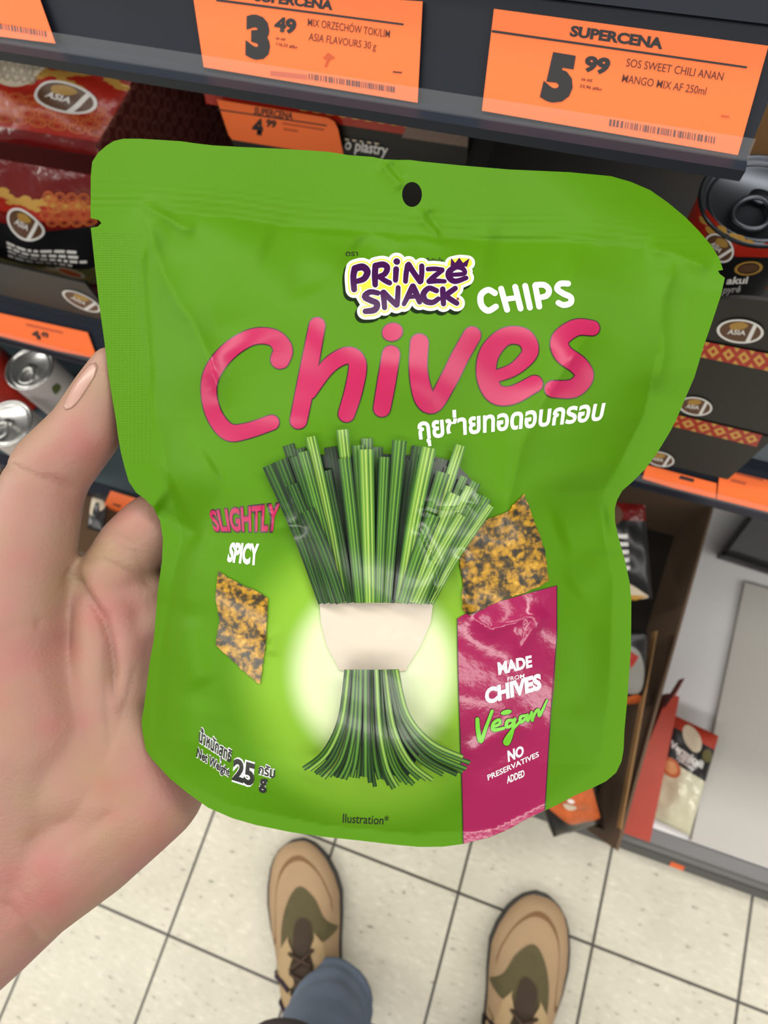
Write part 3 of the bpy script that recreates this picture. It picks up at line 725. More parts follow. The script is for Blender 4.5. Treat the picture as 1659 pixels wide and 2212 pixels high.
for k, i in enumerate(order):
    s = i/(len(tips)-1); p0 = c6(690+s*212, 92); p3 = c6(*tips[i]); fl = p3[0]-p0[0]
    mid = (p0[0]+fl*0.16, p0[1]+(p3[1]-p0[1])*0.50); mid2 = (p0[0]+fl*0.52, p0[1]+(p3[1]-p0[1])*0.83)
    P = spline([p0, mid, mid2, p3], 5); tn = rnd.choice((1, 2, 2, 3)); w = 4.4+rnd.random()*1.2
    a.stroke(P, CG[max(tn-2, 0)], 124+k*3, r=w, caps=False, smooth=False); a.stroke(P, CG[tn], 125+k*3, r=w*0.66, caps=False, smooth=False)
    a.stroke(P, CG[min(tn+1, 4)], 126+k*3, r=w*0.16, caps=False, smooth=False)
lay(a, 'chives_picture', 0.00018, step=12)
a = Art(); MB = mat('cream_paper_print', (196, 186, 170), 0.4, var=0.05, vscale=300); MB2 = mat('cream_paper_edge', (200, 186, 166), 0.35)
a.poly([(690,1294),(812,1302),(936,1300),(930,1345),(908,1396),(876,1446),(806,1453),(732,1444),(706,1396),(693,1345)], MB, 0)
a.stroke([(690,1294),(812,1302),(936,1300)], MB2, 1, r=2.2, n=8); a.stroke([(732,1444),(806,1453),(876,1446)], MB2, 1, r=2.2, n=8)
lay(a, 'band_picture', 0.00070)
# the two crisps
def crisp_material():
    m = bpy.data.materials.new('herb_crisp_print'); m.use_nodes = True; nt = m.node_tree; b = nt.nodes['Principled BSDF']
    uv = nt.nodes.new('ShaderNodeUVMap')
    n1 = nt.nodes.new('ShaderNodeTexNoise'); n1.inputs['Scale'].default_value = 66; n1.inputs['Detail'].default_value = 6; n1.inputs['Distortion'].default_value = 0.35
    vo = nt.nodes.new('ShaderNodeTexVoronoi'); vo.inputs['Scale'].default_value = 90; vo.feature = 'F1'
    n3 = nt.nodes.new('ShaderNodeTexNoise'); n3.inputs['Scale'].default_value = 30; n3.inputs['Detail'].default_value = 4
    for n in (n1, vo, n3): nt.links.new(uv.outputs[0], n.inputs['Vector'])
    r = ramp(nt, [(0.28, (26, 26, 16)), (0.37, (70, 54, 16)), (0.45, (142, 104, 16)), (0.56, (180, 136, 26)), (0.70, (206, 176, 92))])
    f = mnode(nt, 'ADD', mnode(nt, 'MULTIPLY', n1.outputs['Fac'], 0.62), mnode(nt, 'MULTIPLY', n3.outputs['Fac'], 0.40)); f = mnode(nt, 'SUBTRACT', f, mnode(nt, 'MULTIPLY', vo.outputs['Distance'], 0.16))
    nt.links.new(f, r.inputs[0]); nt.links.new(r.outputs[0], b.inputs['Base Color']); b.inputs['Roughness'].default_value = 0.3; b.inputs['Coat Weight'].default_value = 0.05
    return m
MC = crisp_material()
def jag(pts, amp, seed):
    rr = random.Random(seed); out = []
    for p, q in zip(pts, pts[1:]+pts[:1]):
        n = max(1, int(math.hypot(q[0]-p[0], q[1]-p[1])/7))
        for k in range(n):
            t = k/n; out.append((p[0]+(q[0]-p[0])*t+(rr.random()-.5)*amp*(k > 0), p[1]+(q[1]-p[1])*t+(rr.random()-.5)*amp*(k > 0)))
    return out
a = Art(); a.poly(jag([(471,1233),(492,1248),(520,1262),(552,1276),(579,1292),(577,1322),(575,1370),(572,1400),(566,1450),(561,1478),(540,1462),(500,1425),(466,1395),(470,1360),(474,1340),(465,1290)], 2.6, 3), MC, 0)
lay(a, 'crisp_picture', 0.00052, step=8)
a = Art(); a.poly(jag([(988,1143),(1030,1130),(1080,1112),(1098,1104),(1116,1082),(1133,1066),(1140,1086),(1160,1140),(1178,1190),(1186,1255),(1165,1268),(1120,1285),(1080,1298),(1040,1318),(1014,1330),(1000,1318),(997,1290),(1000,1262),(993,1220),(992,1180)], 3.0, 8), MC, 0)
lay(a, 'crisp_picture', 0.00052, step=8)

# ------------------------------------------------------------------ the person: hand and forearm, legs, boots
person = tag(empty('person', (0.15, 0.05, 0.0)), 'person holding the pouch in a bare hand, wearing blue jeans and tan hiking shoes', 'person')
def skin_material():
    m = bpy.data.materials.new('skin'); m.use_nodes = True; nt = m.node_tree; b = nt.nodes['Principled BSDF']
    tc = nt.nodes.new('ShaderNodeTexCoord')
    n1 = nt.nodes.new('ShaderNodeTexNoise'); n1.inputs['Scale'].default_value = 42; n1.inputs['Detail'].default_value = 4
    nt.links.new(tc.outputs['Object'], n1.inputs['Vector'])
    r = ramp(nt, [(0.30, (150, 124, 98)), (0.5, (154, 120, 104)), (0.70, (158, 112, 104))]); nt.links.new(n1.outputs['Fac'], r.inputs[0])
    at = nt.nodes.new('ShaderNodeAttribute'); at.attribute_name = 'flush'
    mx = nt.nodes.new('ShaderNodeMix'); mx.data_type = 'RGBA'; nt.links.new(at.outputs['Fac'], mx.inputs[0]); nt.links.new(r.outputs[0], mx.inputs[6]); mx.inputs[7].default_value = lin((160, 92, 88))+(1,)
    nt.links.new(mx.outputs[2], b.inputs['Base Color']); b.inputs['Roughness'].default_value = 0.48; b.inputs['Specular IOR Level'].default_value = 0.35
    b.inputs['Subsurface Weight'].default_value = 0.25; b.inputs['Subsurface Radius'].default_value = (0.9, 0.35, 0.2); b.inputs['Subsurface Scale'].default_value = 0.004
    n2 = nt.nodes.new('ShaderNodeTexNoise'); n2.inputs['Scale'].default_value = 900; n2.inputs['Detail'].default_value = 3
    mp = nt.nodes.new('ShaderNodeTexVoronoi'); mp.inputs['Scale'].default_value = 700; nt.links.new(tc.outputs['Object'], mp.inputs['Vector'])
    nt.links.new(tc.outputs['Object'], n2.inputs['Vector'])
    bp = nt.nodes.new('ShaderNodeBump'); bp.inputs['Strength'].default_value = 0.22; bp.inputs['Distance'].default_value = 0.0006
    nt.links.new(mnode(nt, 'ADD', n2.outputs['Fac'], mnode(nt, 'MULTIPLY', mp.outputs['Distance'], 0.5)), bp.inputs['Height']); nt.links.new(bp.outputs[0], b.inputs['Normal'])
    return m
M_skin = skin_material()
HB = bmesh.new()
def ico(p, r, bm=HB):
    g = bmesh.ops.create_icosphere(bm, subdivisions=3, radius=r)
    bmesh.ops.translate(bm, verts=g['verts'], vec=p)
def chain(pts, close=0.16):
    """(u, v, depth, radius in px): overlapping balls along a bone, later fused into one skin"""
    for a, b in zip(pts, pts[1:]):
        pa, pb = ad(*a[:3]), ad(*b[:3]); ra, rb = a[3]*a[2]/F, b[3]*b[2]/F
        n = max(2, int((pb-pa).length/(min(ra, rb)*close)))
        for k in range(n+1):
            t = k/n; ico(pa.lerp(pb, t), ra+(rb-ra)*t)
# thumb
chain([(234,782,0.206,34),(216,848,0.206,57),(184,932,0.206,75),(112,1014,0.207,84),(92,1060,0.208,86),(70,1150,0.209,94),(50,1280,0.212,100),(28,1400,0.216,128),(70,1560,0.221,175),(60,1760,0.226,165)])
# palm
chain([(228,1262,0.217,66),(250,1380,0.219,86),(235,1540,0.222,98),(310,1690,0.225,136)])
chain([(150,1480,0.226,130),(180,1640,0.226,160),(310,1690,0.225,136)])
chain([(310,1690,0.225,136),(180,1790,0.226,150),(55,1888,0.229,146),(-40,1985,0.230,142),(-130,2066,0.232,143),(-420,2300,0.240,165),(-900,2650,0.26,190)])
chain([(60,1760,0.226,165),(55,1888,0.229,146)])
# four fingers closed behind the pouch
chain([(228,1262,0.217,66),(322,1285,0.222,62),(330,1420,0.224,60)])
chain([(226,1256,0.217,66),(280,1186,0.2165,72),(335,1136,0.216,72),(470,1070,0.223,62),(640,1030,0.226,54),(760,1040,0.224,50),(840,1062,0.221,46)])
chain([(250,1380,0.222,80),(400,1300,0.226,68),(560,1245,0.229,60),(740,1230,0.228,54),(880,1250,0.224,48)])
chain([(245,1480,0.224,80),(400,1450,0.228,66),(560,1420,0.230,58),(720,1420,0.228,52),(840,1440,0.224,46)])
chain([(260,1600,0.226,80),(400,1590,0.229,60),(540,1590,0.229,52),(660,1590,0.227,46),(740,1600,0.224,40)])
tmp = bobj('hand', HB, M_skin)
md = tmp.modifiers.new('r', 'REMESH'); md.mode = 'VOXEL'; md.voxel_size = 0.0010
sm = tmp.modifiers.new('s', 'SMOOTH'); sm.iterations = 24; sm.factor = 0.5
bpy.context.view_layer.update()
hm = bpy.data.meshes.new_from_object(tmp.evaluated_get(bpy.context.evaluated_depsgraph_get()))
bpy.data.objects.remove(tmp)
hv = np.zeros(len(hm.vertices)*3); hm.vertices.foreach_get('co', hv); hv = hv.reshape(-1, 3)
hn = np.zeros(len(hm.vertices)*3); hm.vertices.foreach_get('normal', hn); hn = hn.reshape(-1, 3)
q = hv-CP; qz = q @ FW; hu = 829.5+F*(q @ RT)/qz; hw = 1106+F*(q @ DN)/qz
facing = np.clip(-(hn @ FW)*1.6, 0, 1)
LINES = [  # creases and folds of the palm side: px points, depth mm, width px
 ([(148,1205),(152,1240),(168,1276),(200,1312),(222,1340),(236,1380),(246,1440),(252,1520)], 4.2, 17),
 ([(20,1005),(70,1028),(110,1046),(150,1062),(178,1064)], 1.0, 10), ([(90,1024),(130,1040),(176,1058)], 0.5, 6),
 ([(160,1205),(220,1210),(270,1235),(310,1250),(335,1275)], 0.9, 11), ([(172,1180),(240,1172),(290,1196),(318,1240),(336,1262)], 0.6, 9),
 ([(200,1150),(262,1160),(300,1180)], 0.5, 8), ([(175,1192),(250,1192),(300,1215)], 0.35, 6),
 ([(224,1400),(226,1470),(234,1560),(236,1640)], 0.8, 14), ([(300,1420),(280,1500),(250,1580),(205,1680)], 0.7, 16),
 ([(210,1680),(160,1760),(110,1800),(40,1830)], 0.8, 20), ([(260,1740),(200,1790),(110,1840)], 0.5, 14),
 ([(0,1940),(30,1975),(80,2028),(104,2036)], 1.0, 12), ([(20,1905),(60,1950),(110,2010)], 0.3, 10),
 ([(150,1310),(120,1340),(70,1350)], 0.5, 14), ([(0,1365),(50,1350),(100,1345)], 0.4, 16), ([(0,1000),(22,1008),(40,1010)], 0.6, 8),
]
disp = np.zeros(len(hv))
for pts, a_, w_ in LINES:
    d, f = polydist(hu, hw, pts); e = np.clip(np.minimum(f, 1-f)*6, 0, 1); disp += a_*0.001*np.exp(-(d/w_)**1.3)*e*facing
BULGE = [(60,1480,110,1.2),(250,1300,60,1.6),(280,1130,55,0.9),(215,940,60,0.7),(330,1790,70,0.8)]
for u_, v_, r_, a_ in BULGE: disp -= a_*0.001*np.exp(-((hu-u_)**2+(hw-v_)**2)/r_**2)*facing
for k_ in range(7):   # fine knuckle wrinkles on the thumb
    o_ = k_*9; d, f = polydist(hu, hw, [(130+o_*0.3, 940+o_*1.5), (190+o_*0.3, 962+o_*1.5), (235-o_*0.2, 985+o_*1.2)]); disp += 0.00010*np.exp(-(d/4.0)**2)*facing
hv = hv-hn*disp[:, None]
hm.vertices.foreach_set('co', hv.ravel()); hm.update()
FL = [(180,975,75,.42),(120,1020,60,.28),(240,1300,60,.5),(210,1330,50,.5),(280,1130,40,.35),(60,1440,120,.35),(150,1400,50,.3),(40,1220,70,.25),(120,1560,90,.4),(250,1720,110,.35),(90,1930,110,.5),(330,1790,90,.35),(180,1820,90,.2)]
fl = np.zeros(len(hv))
for u_, v_, r_, a_ in FL: fl = np.maximum(fl, (1+.35*np.sin(hu/23+hw/31)*np.sin(hw/19-hu/37))*a_*np.exp(-((hu-u_)**2+(hw-v_)**2)/r_**2))
at = hm.attributes.new('flush', 'FLOAT', 'POINT'); at.data.foreach_set('value', fl.astype(np.float32))
hand = link('hand', hm, M_skin, person, smooth=True)
# nail laid on the thumb
bvh = BVHTree.FromPolygons([tuple(p) for p in hv], [tuple(p.vertices) for p in hm.polygons])
NAIL = [(207,784),(211,793),(205,812),(194,830),(180,852),(165,872),(154,882),(143,886),(138,880),(144,862),(154,842),(168,820),(182,803),(196,788)]
def on_hand(u, v, off):
    d = Vector(ray(u, v)).normalized(); h = bvh.ray_cast(Vector(CP), d)
    if h[0] is None:
        h = bvh.find_nearest(ad(u, v, 0.205)); 
    n = h[1]
    if n.dot(d) > 0: n = -n
    return h[0]+n*off
cu_ = sum(p[0] for p in NAIL)/len(NAIL); cv_ = sum(p[1] for p in NAIL)/len(NAIL)
rings = []
for s_, o_ in ((1.0, -0.0002), (1.0, 0.00035), (0.88, 0.00045), (0.6, 0.00055), (0.3, 0.0006)):
    rings.append([on_hand(cu_+(u-cu_)*s_, cv_+(v-cv_)*s_, o_) for u, v in NAIL])
bm = bmesh.new(); R_ = [[bm.verts.new(p) for p in r] for r in rings]; n = len(NAIL)
for a_, b_ in zip(R_, R_[1:]):
    for i in range(n): bm.faces.new((a_[i], a_[(i+1) % n], b_[(i+1) % n], b_[i]))
bm.faces.new(R_[-1]); bm.faces.new(R_[0][::-1])
bobj('thumb_nail', bm, mat('nail_pink', (168, 132, 118), 0.32, coat=0.15), person, smooth=True)['label'] = 'pink thumb nail'

# boots -------------------------------------------------------------
M_tan = mat('tan_nubuck', (170, 142, 108), 0.75, var=0.10, vscale=22, bump=0.15, bscale=260)
M_tan2 = mat('tan_nubuck_light', (176, 150, 110), 0.75, var=0.10, vscale=22, bump=0.15, bscale=260)
M_seam = mat('brown_seam', (124, 90, 54), 0.7)
M_olive = mat('olive_mesh', (88, 80, 50), 0.8, var=0.2, vscale=60)
M_tong = mat('dark_brown_tongue', (62, 48, 34), 0.8, var=0.3, vscale=30)
M_lace = mat('plum_lace', (48, 30, 46), 0.7); M_sole = mat('black_rubber', (34, 32, 34), 0.6)
M_eye = mat('brown_lace', (70, 52, 36), 0.7)
def make_shoe(toe, heel_dir, mirror, label):
    """local frame: y runs from toe to heel in metres, s in -1..1 across, mirror flips inner and outer side"""
    L = 0.335; f = Vector((heel_dir[0], heel_dir[1], 0)).normalized(); sd = Vector((-f.y, f.x, 0))*(-1 if not mirror else -1)
    ys = [0, .008, .02, .04, .07, .10, .14, .18, .22, .26, .30, .325, L]
    wo = [0.010, .030, .044, .056, .066, .071, .070, .064, .057, .052, .049, .040, .012]   # outer half width
    wi = [0.010, .026, .038, .050, .060, .064, .058, .050, .046, .046, .045, .038, .012]
    hh = [0.020, .034, .042, .049, .056, .066, .086, .104, .118, .126, .128, .124, .100]
    def surf(U, V, off):
        sgn = U if mirror else -U
        w = np.where(sgn > 0, np.interp(V, ys, wo), np.interp(V, ys, wi)); h = np.interp(V, ys, hh)
        k = np.clip(1-np.abs(U)**2.5, 0, 1)**0.5
        bend = -0.010*((V-0.17)/0.17)**2*(1 if not mirror else -1)
        base = np.outer(np.full(U.shape, 1.0), np.array(toe)+np.array((0, 0, 0.022)))
        return base+np.outer(V, np.array(f))+np.outer(U*w*(1+off*8)+bend, np.array(sd))+np.outer((h-0.022)*k+off*(0.3+k), np.array((0, 0, 1)))
    sh = empty('hiking_shoe', (0, 0, 0)); sh.parent = person; sh.matrix_parent_inverse = Matrix.Translation(person.location).inverted(); sh['label'] = label
    nu, nv = 41, 60; U, V = np.meshgrid(np.sin(np.linspace(-math.pi/2, math.pi/2, nu)), np.linspace(0, L, nv))
    P = surf(U.ravel(), V.ravel(), np.zeros(U.size)); fs = [(r*nu+c, r*nu+c+1, (r+1)*nu+c+1, (r+1)*nu+c) for r in range(nv-1) for c in range(nu-1)]
    fs.append(tuple(range(nu-1, -1, -1))); fs.append(tuple((nv-1)*nu+c for c in range(nu)))
    mesh('upper', P, fs, M_tan, sh, smooth=True)
    # sole follows the outline
    ol = []
    for y in [0, .004, .012, .025]+ys[3:]: ol.append((1.0, y))
    pts = [(1, y) for _, y in ol]+[(-1, y) for _, y in ol[::-1]]
    u_ = np.array([p[0] for p in pts], float); v_ = np.array([p[1] for p in pts]); b0 = surf(u_, v_, np.full(len(pts), 0.006)); cc = b0.mean(axis=0)
    low = b0.copy(); low[:, 2] = 0.001; up = b0.copy(); up[:, 2] = 0.026
    bm = bmesh.new(); A = [bm.verts.new(p) for p in low]; B = [bm.verts.new(p) for p in up]; n = len(pts)
    for i in range(n): bm.faces.new((A[i], A[(i+1) % n], B[(i+1) % n], B[i]))
    bm.faces.new(A[::-1]); bm.faces.new(B); bobj('sole', bm, M_sole, sh)
    o = 1 if mirror else -1       # outer side sign
    a = Art(); a.stroke([(0.93*o, .155), (0.80*o, .150), (0.74*o, .120), (0.70*o, .075), (0.58*o, .048), (0.26*o, .031), (-0.22*o, .031), (-0.56*o, .050), (-0.72*o, .08), (-0.85*o, .12)], M_seam, 0, r=0.0045, caps=False, n=5)
    # the stroke widths differ across and along, so a second thin pass keeps the line even
    a.build('toe_seam', surf, sh, step=0.02, base=0.0006)
    a = Art(); a.poly(spline([(o*p_[0], p_[1]) for p_ in [(-0.98, .150), (-0.62, .126), (-0.34, .092), (-0.02, .074), (0.26, .084), (0.50, .116), (0.60, .155), (0.66, .21), (0.3, .23), (-0.3, .23), (-0.42, .165), (-0.70, .160)]], 4, True), M_olive, 0)
    a.build('vamp_patch', surf, sh, step=0.012, base=0.0012)
    a = Art(); a.poly(spline([(-0.22, .128), (0.05, .120), (0.22, .140), (0.26, .20), (0.26, .30), (-0.30, .30), (-0.30, .20), (-0.28, .15)], 4, True), M_tong, 0)
    a.build('tongue', surf, sh, step=0.012, base=0.0034)
    for sgn in (-1, 1):
        edge = []
        for k in range(9): edge += [(sgn*(0.25 if k % 2 else 0.36), .150+k*0.018)]
        a = Art(); a.poly(spline([(sgn*0.34, .142)]+edge, 3)+[(sgn*0.80, .30), (sgn*0.97, .26), (sgn*0.97, .19), (sgn*0.80, .196), (sgn*0.60, .160)], M_tan2, 0)
        a.build('eyestay', surf, sh, step=0.012, base=0.0042)
    bm = bmesh.new()
    for k in range(5):
        y = .165+k*0.026; s0 = 0.34
        for sg in (-1, 1):
            u_ = np.linspace(-s0*sg, s0*sg, 9); v_ = np.linspace(y, y+0.022, 9); P = surf(u_, v_, 0.006+0.004*np.sin(np.linspace(0, math.pi, 9)))
            tube_bm([tuple(p) for p in P], 0.0028, 6, bm)
    bobj('lace', bm, M_eye, sh, smooth=True)
    for sg in (-1, 1):
        u_ = np.array([0.42, 0.62, 0.84, 0.99, 1.0])*sg; v_ = np.array([.215, .205, .20, .205, .225]); P = surf(u_, v_, np.array([0.005, 0.006, 0.008, 0.012, 0.004]))
        bm = tube_bm([tuple(p) for p in P], 0.004, 7); u2 = np.array([0.5, 0.78, 1.0, 1.02])*sg; P = surf(u2, np.array([.25, .235, .235, .262]), np.array([0.005, 0.007, 0.012, 0.012])); tube_bm([tuple(p) for p in P], 0.004, 7, bm)
        bobj('lace_loop', bm, M_lace, sh, smooth=True)
    return surf
sl = make_shoe(tuple(az(656, 1808, 0.0)), (0.46, -0.89), True, 'tan hiking shoe with its toe toward the left, half covered by a jeans leg')
sr = make_shoe(tuple(az(1158, 1922, 0.0)), (0.03, -1.0), False, 'tan hiking shoe with dark plum lace loop')
# jeans -------------------------------------------------------------
M_jean = mat('blue_denim', (104, 118, 138), 0.85, var=0.25, vscale=28, bump=0.35, bscale=420)
M_jean2 = mat('faded_denim', (92, 98, 108), 0.85, var=0.2, vscale=24)
def leg(path, rad, name, m):
    n = 28; P = spline([tuple(p)+(r,) for p, r in zip(path, rad)], 8); bm = bmesh.new(); rings = []
    for i, p in enumerate(P):
        c = Vector(p[:3]); t = i/(len(P)-1); k = []
        for j in range(n):
            a_ = 2*math.pi*j/n
            w = 0.075*math.sin(i*1.5+1.2*math.sin(a_*2))*math.exp(-t*3)+0.02*math.sin(3*a_+i*0.4)
            k.append(bm.verts.new(c+Vector((math.cos(a_), math.sin(a_), 0.10*math.sin(a_*2)))*p[3]*(1+w)))
        rings.append(k)
    for a_, b_ in zip(rings, rings[1:]):
        for j in range(n): bm.faces.new((a_[j], a_[(j+1) % n], b_[(j+1) % n], b_[j]))
    bm.faces.new(rings[-1])
    inner = [bm.verts.new(v.co+(Vector(P[1][:3])-v.co)*0.10) for v in rings[0]]
    for j in range(n): bm.faces.new((rings[0][(j+1) % n], rings[0][j], inner[j], inner[(j+1) % n]))
    return bobj(name, bm, m, person, smooth=True)
an = az(716, 2168, 0.10)
leg([(an.x, an.y-0.005, 0.085), (an.x+0.004, an.y-0.012, 0.16), (an.x+0.008, an.y-0.03, 0.28), (an.x+0.02, an.y-0.05, 0.48), (an.x+0.03, an.y-0.14, 0.80)], [0.066, 0.067, 0.070, 0.076, 0.09], 'jeans_leg', M_jean)
bn = sr(np.array([0.0]), np.array([0.255]), np.array([0.0]))[0]
leg([(bn[0], bn[1]-0.03, 0.085), (bn[0], bn[1]-0.05, 0.16), (bn[0]+0.004, bn[1]-0.07, 0.28), (bn[0], bn[1]-0.09, 0.48), (bn[0]-0.02, bn[1]-0.16, 0.80)], [0.066, 0.067, 0.070, 0.076, 0.09], 'jeans_leg', M_jean)
# hem of a dark jacket just entering the picture at the bottom
hp = ad(622, 2318, 0.62); bm = bmesh.new(); bmesh.ops.create_uvsphere(bm, u_segments=32, v_segments=18, radius=1.0)
for v in bm.verts: v.co = Vector((v.co.x*0.054, v.co.y*0.042, v.co.z*0.036*(1.0+0.08*math.sin(v.co.x*5))))
bmesh.ops.translate(bm, verts=bm.verts, vec=hp); bobj('jacket_hem', bm, mat('dark_grey_cloth', (72, 64, 62), 0.9, var=0.15, vscale=60), person, smooth=True)

# ------------------------------------------------------------------ goods on the shelves
M_blk = mat('black_card', (30, 29, 27), 0.45, var=0.1, vscale=20); M_blk2 = mat('black_foil', (24, 24, 26), 0.28)
M_red = mat('red_print', (168, 38, 24), 0.3, var=0.2, vscale=30, bump=0.5, bscale=55); M_dkred = mat('deep_red_foil', (112, 24, 22), 0.22, var=0.25, vscale=25, bump=0.9, bscale=45)
M_gold = mat('gold_print', (206, 158, 74), 0.3, metal=0.2); M_cream = mat('cream_print', (206, 192, 168), 0.5, var=0.15, vscale=120)
M_wht = mat('white_print', (226, 224, 220), 0.45); M_brn = mat('brown_logo_print', (92, 62, 42), 0.45); M_ol = mat('ochre_logo_print', (168, 130, 58), 0.45)
M_card = mat('brown_cardboard', (146, 110, 68), 0.8, var=0.12, vscale=30)
M_amb = mat('orange_food_print', (190, 92, 44), 0.45, var=0.35, vscale=90)
def logo(a, cx, cy, rx, ry, lay=2, rot=0.1):
    c, s = math.cos(rot), math.sin(rot)
    T_ = lambda x, y: (cx+x*rx*c-y*ry*s, cy+x*rx*s+y*ry*c)
    a.ell(cx, cy, rx, ry, M_wht, lay, rot); a.ell(cx, cy, rx*0.88, ry*0.85, M_brn, lay+1, rot)
    a.poly([T_(*p) for p in spline([(-0.45,-.5),(0.0,-.78),(0.32,-.55),(0.1,-.2),(-.35,-.1)], 4, True)], M_ol, lay+2)
    a.poly([T_(*p) for p in ((0.56,-.72),(0.70,-.58),(0.44,.76),(0.24,.82))], M_wht, lay+2)
    a.text('ASIA', T_(-.55, .28), T_(.22, .28), T_(.26, -.12), T_(-.5, -.12), M_wht, lay+3, bold=0.02)
def diamonds(a, q, n, lay=2, m=None):
    """row of diamonds inside quad TL TR BR BL"""
    tl, tr, br, bl = q
    P = lambda s, t: tuple((1-s)*(1-t)*tl[i]+s*(1-t)*tr[i]+s*t*br[i]+(1-s)*t*bl[i] for i in (0, 1))
    for k in range(n):
        s = (k+.5)/n; d = .40/n
        a.poly([P(s-d, .5), P(s, .12), P(s+d, .5), P(s, .88)], m or M_gold, lay)
        a.poly([P(s-d*.4, .5), P(s, .35), P(s+d*.4, .5), P(s, .65)], M_red, lay+1)
        if k: a.poly([P(k/n-d*.5, 0.0), P(k/n+d*.5, 0.0), P(k/n, .26)], m or M_gold, lay); a.poly([P(k/n-d*.5, 1), P(k/n, .74), P(k/n+d*.5, 1)], m or M_gold, lay)
def pack(name, label, cat, c4, bulge, m, art=None, group=None, seal=0.07):
    """pillow bag from four corners a b c d (TL TR BR BL)"""
    mp = quad_mapper(*c4, bulge=bulge); mb = quad_mapper(*c4, bulge=-bulge*0.6)
    n = 19; U, V = np.meshgrid(np.linspace(0, 1, n), np.linspace(0, 1, n)); U = U.ravel(); V = V.ravel(); z = np.zeros(U.size)
    A = mp(U, V, z+0.0003); B = mb(U, V, z-0.0003); k = n*n
    fs = [(r*n+c, (r+1)*n+c, (r+1)*n+c+1, r*n+c+1) for r in range(n-1) for c in range(n-1)]
    fb = [(k+r*n+c, k+r*n+c+1, k+(r+1)*n+c+1, k+(r+1)*n+c) for r in range(n-1) for c in range(n-1)]
    bd = [c for c in range(n)]+[r*n+n-1 for r in range(1, n)]+[(n-1)*n+c for c in range(n-2, -1, -1)]+[r*n for r in range(n-2, 0, -1)]
    ed = [(bd[i], bd[(i+1) % len(bd)], k+bd[(i+1) % len(bd)], k+bd[i]) for i in range(len(bd))]
    o = mesh(name, np.vstack([A, B]), fs+fb+ed, m, None, smooth=True); tag(o, label, cat, group)
    if art is not None: art.build('printed_front', mp, o, step=0.04, base=0.0010, dl=0.0002)
    return o
def cloud(a, cx, cy, s, m, lay, k=1.0):
    for dx, dy, r in ((0, 0, .10), (.11, .03, .085), (-.12, .03, .08), (.2, .06, .06), (-.2, .07, .055), (.04, -.05, .08)): a.ell(cx+dx*s, cy+dy*s*k, r*s, r*s*.62*k, m, lay, n=16)
def waves(a, x0, x1, y0, y1, nx, ny, m, lay):
    for j in range(ny):
        for i in range(nx):
            cx = x0+(x1-x0)*(i+.5*(j % 2)+.25)/nx; cy = y0+(y1-y0)*(j+.5)/ny
            for q in (1.0, .55): a.ring(cx, cy, (x1-x0)/nx*.5*q, (y1-y0)/ny*.62*q, .3, m, lay, n=14)
# maroon display carton with the red packs
XC = -0.30
cf, cbk = ax(222, 340, XC), ax(302, 128, XC)
zc = (cf.z+cbk.z)/2
t = tag(empty('display_carton', (-0.55, 1.0, SHL)), 'open maroon display carton holding the red and gold foil packs', 'carton')
M_mar = bpy.data.materials.new('maroon_patterned_card'); M_mar.use_nodes = True; nt = M_mar.node_tree
vo = nt.nodes.new('ShaderNodeTexVoronoi'); vo.inputs['Scale'].default_value = 62; vo.inputs['Randomness'].default_value = 0.08; tc = nt.nodes.new('ShaderNodeTexCoord'); nt.links.new(tc.outputs['Object'], vo.inputs['Vector'])
r = ramp(nt, [(0.0, (120, 58, 50)), (0.35, (96, 38, 34)), (0.5, (132, 74, 64)), (0.6, (92, 32, 30))]); nt.links.new(vo.outputs['Distance'], r.inputs[0]); nt.links.new(r.outputs[0], nt.nodes['Principled BSDF'].inputs['Base Color']); nt.nodes['Principled BSDF'].inputs['Roughness'].default_value = 0.6
M_mar0 = mat('maroon_card', (96, 32, 30), 0.6)
yF = 0.858
bobj('side_panel', box_bm(XC-0.003, XC, cf.y, 1.19, SHL+0.002, zc), M_mar, t); bobj('side_panel', box_bm(-0.86, -0.857, cf.y, 1.19, SHL+0.002, zc), M_mar0, t)
bobj('rear_panel', box_bm(-0.857, XC-0.003, 1.187, 1.19, SHL+0.002, zc), M_mar0, t); bobj('bottom_panel', box_bm(-0.857, XC-0.003, yF, 1.187, SHL+0.001, SHL+0.004), M_mar0, t)
def red_art(hc, seed, wave=True):
    a = Art()
    a.poly([(0,0),(1,0),(1,.10),(0,.10)], M_dkred, 0)
    a.poly([(0,.10),(1,.10),(1,.74),(0,.74)], M_red, 0)
    for k in range(3): cloud(a, .30+.24*k, .20+.10*((k+seed) % 2), .9, M_gold, 1)
    for k in range(3): cloud(a, .26+.26*k, .24+.10*((k+seed) % 2), .55, M_red, 2)
    waves(a, .12, .98, .50, .80, 6, 4, M_amb, 1)
    if hc: a.poly(spline([(0.02,.04),(.34,.05),(.46,.16),(.38,.36),(.22,.44),(.06,.36)], 4, True), M_cream, 3); waves(a, .05, .40, .10, .38, 5, 4, mat('honeycomb_print', (150, 140, 126), .5), 4)
    logo(a, .66, .47, .22, .15, 5, .15)
    a.poly([(0,.86),(1,.86),(1,1),(0,1)], M_dkred, 2)
    return a
pk = [ay(2, 88, 1.0), ay(300, 140, 1.0), ay(222, 338, 0.93), ay(-40, 300, 0.93)]
pack('foil_pack', 'red and gold foil pack with white honeycomb patch at the back of the maroon carton', 'foil pack', pk, 0.016, M_red, red_art(True, 0), 'red and gold foil packs')
pk = [ay(-330, 30, 1.0), ay(-12, 92, 1.0), ay(-52, 296, 0.93), ay(-330, 250, 0.93)]
pack('foil_pack', 'red and gold foil pack at the picture edge, left of the honeycomb patch pack', 'foil pack', pk, 0.016, M_red, red_art(False, 1), 'red and gold foil packs')
a = Art()
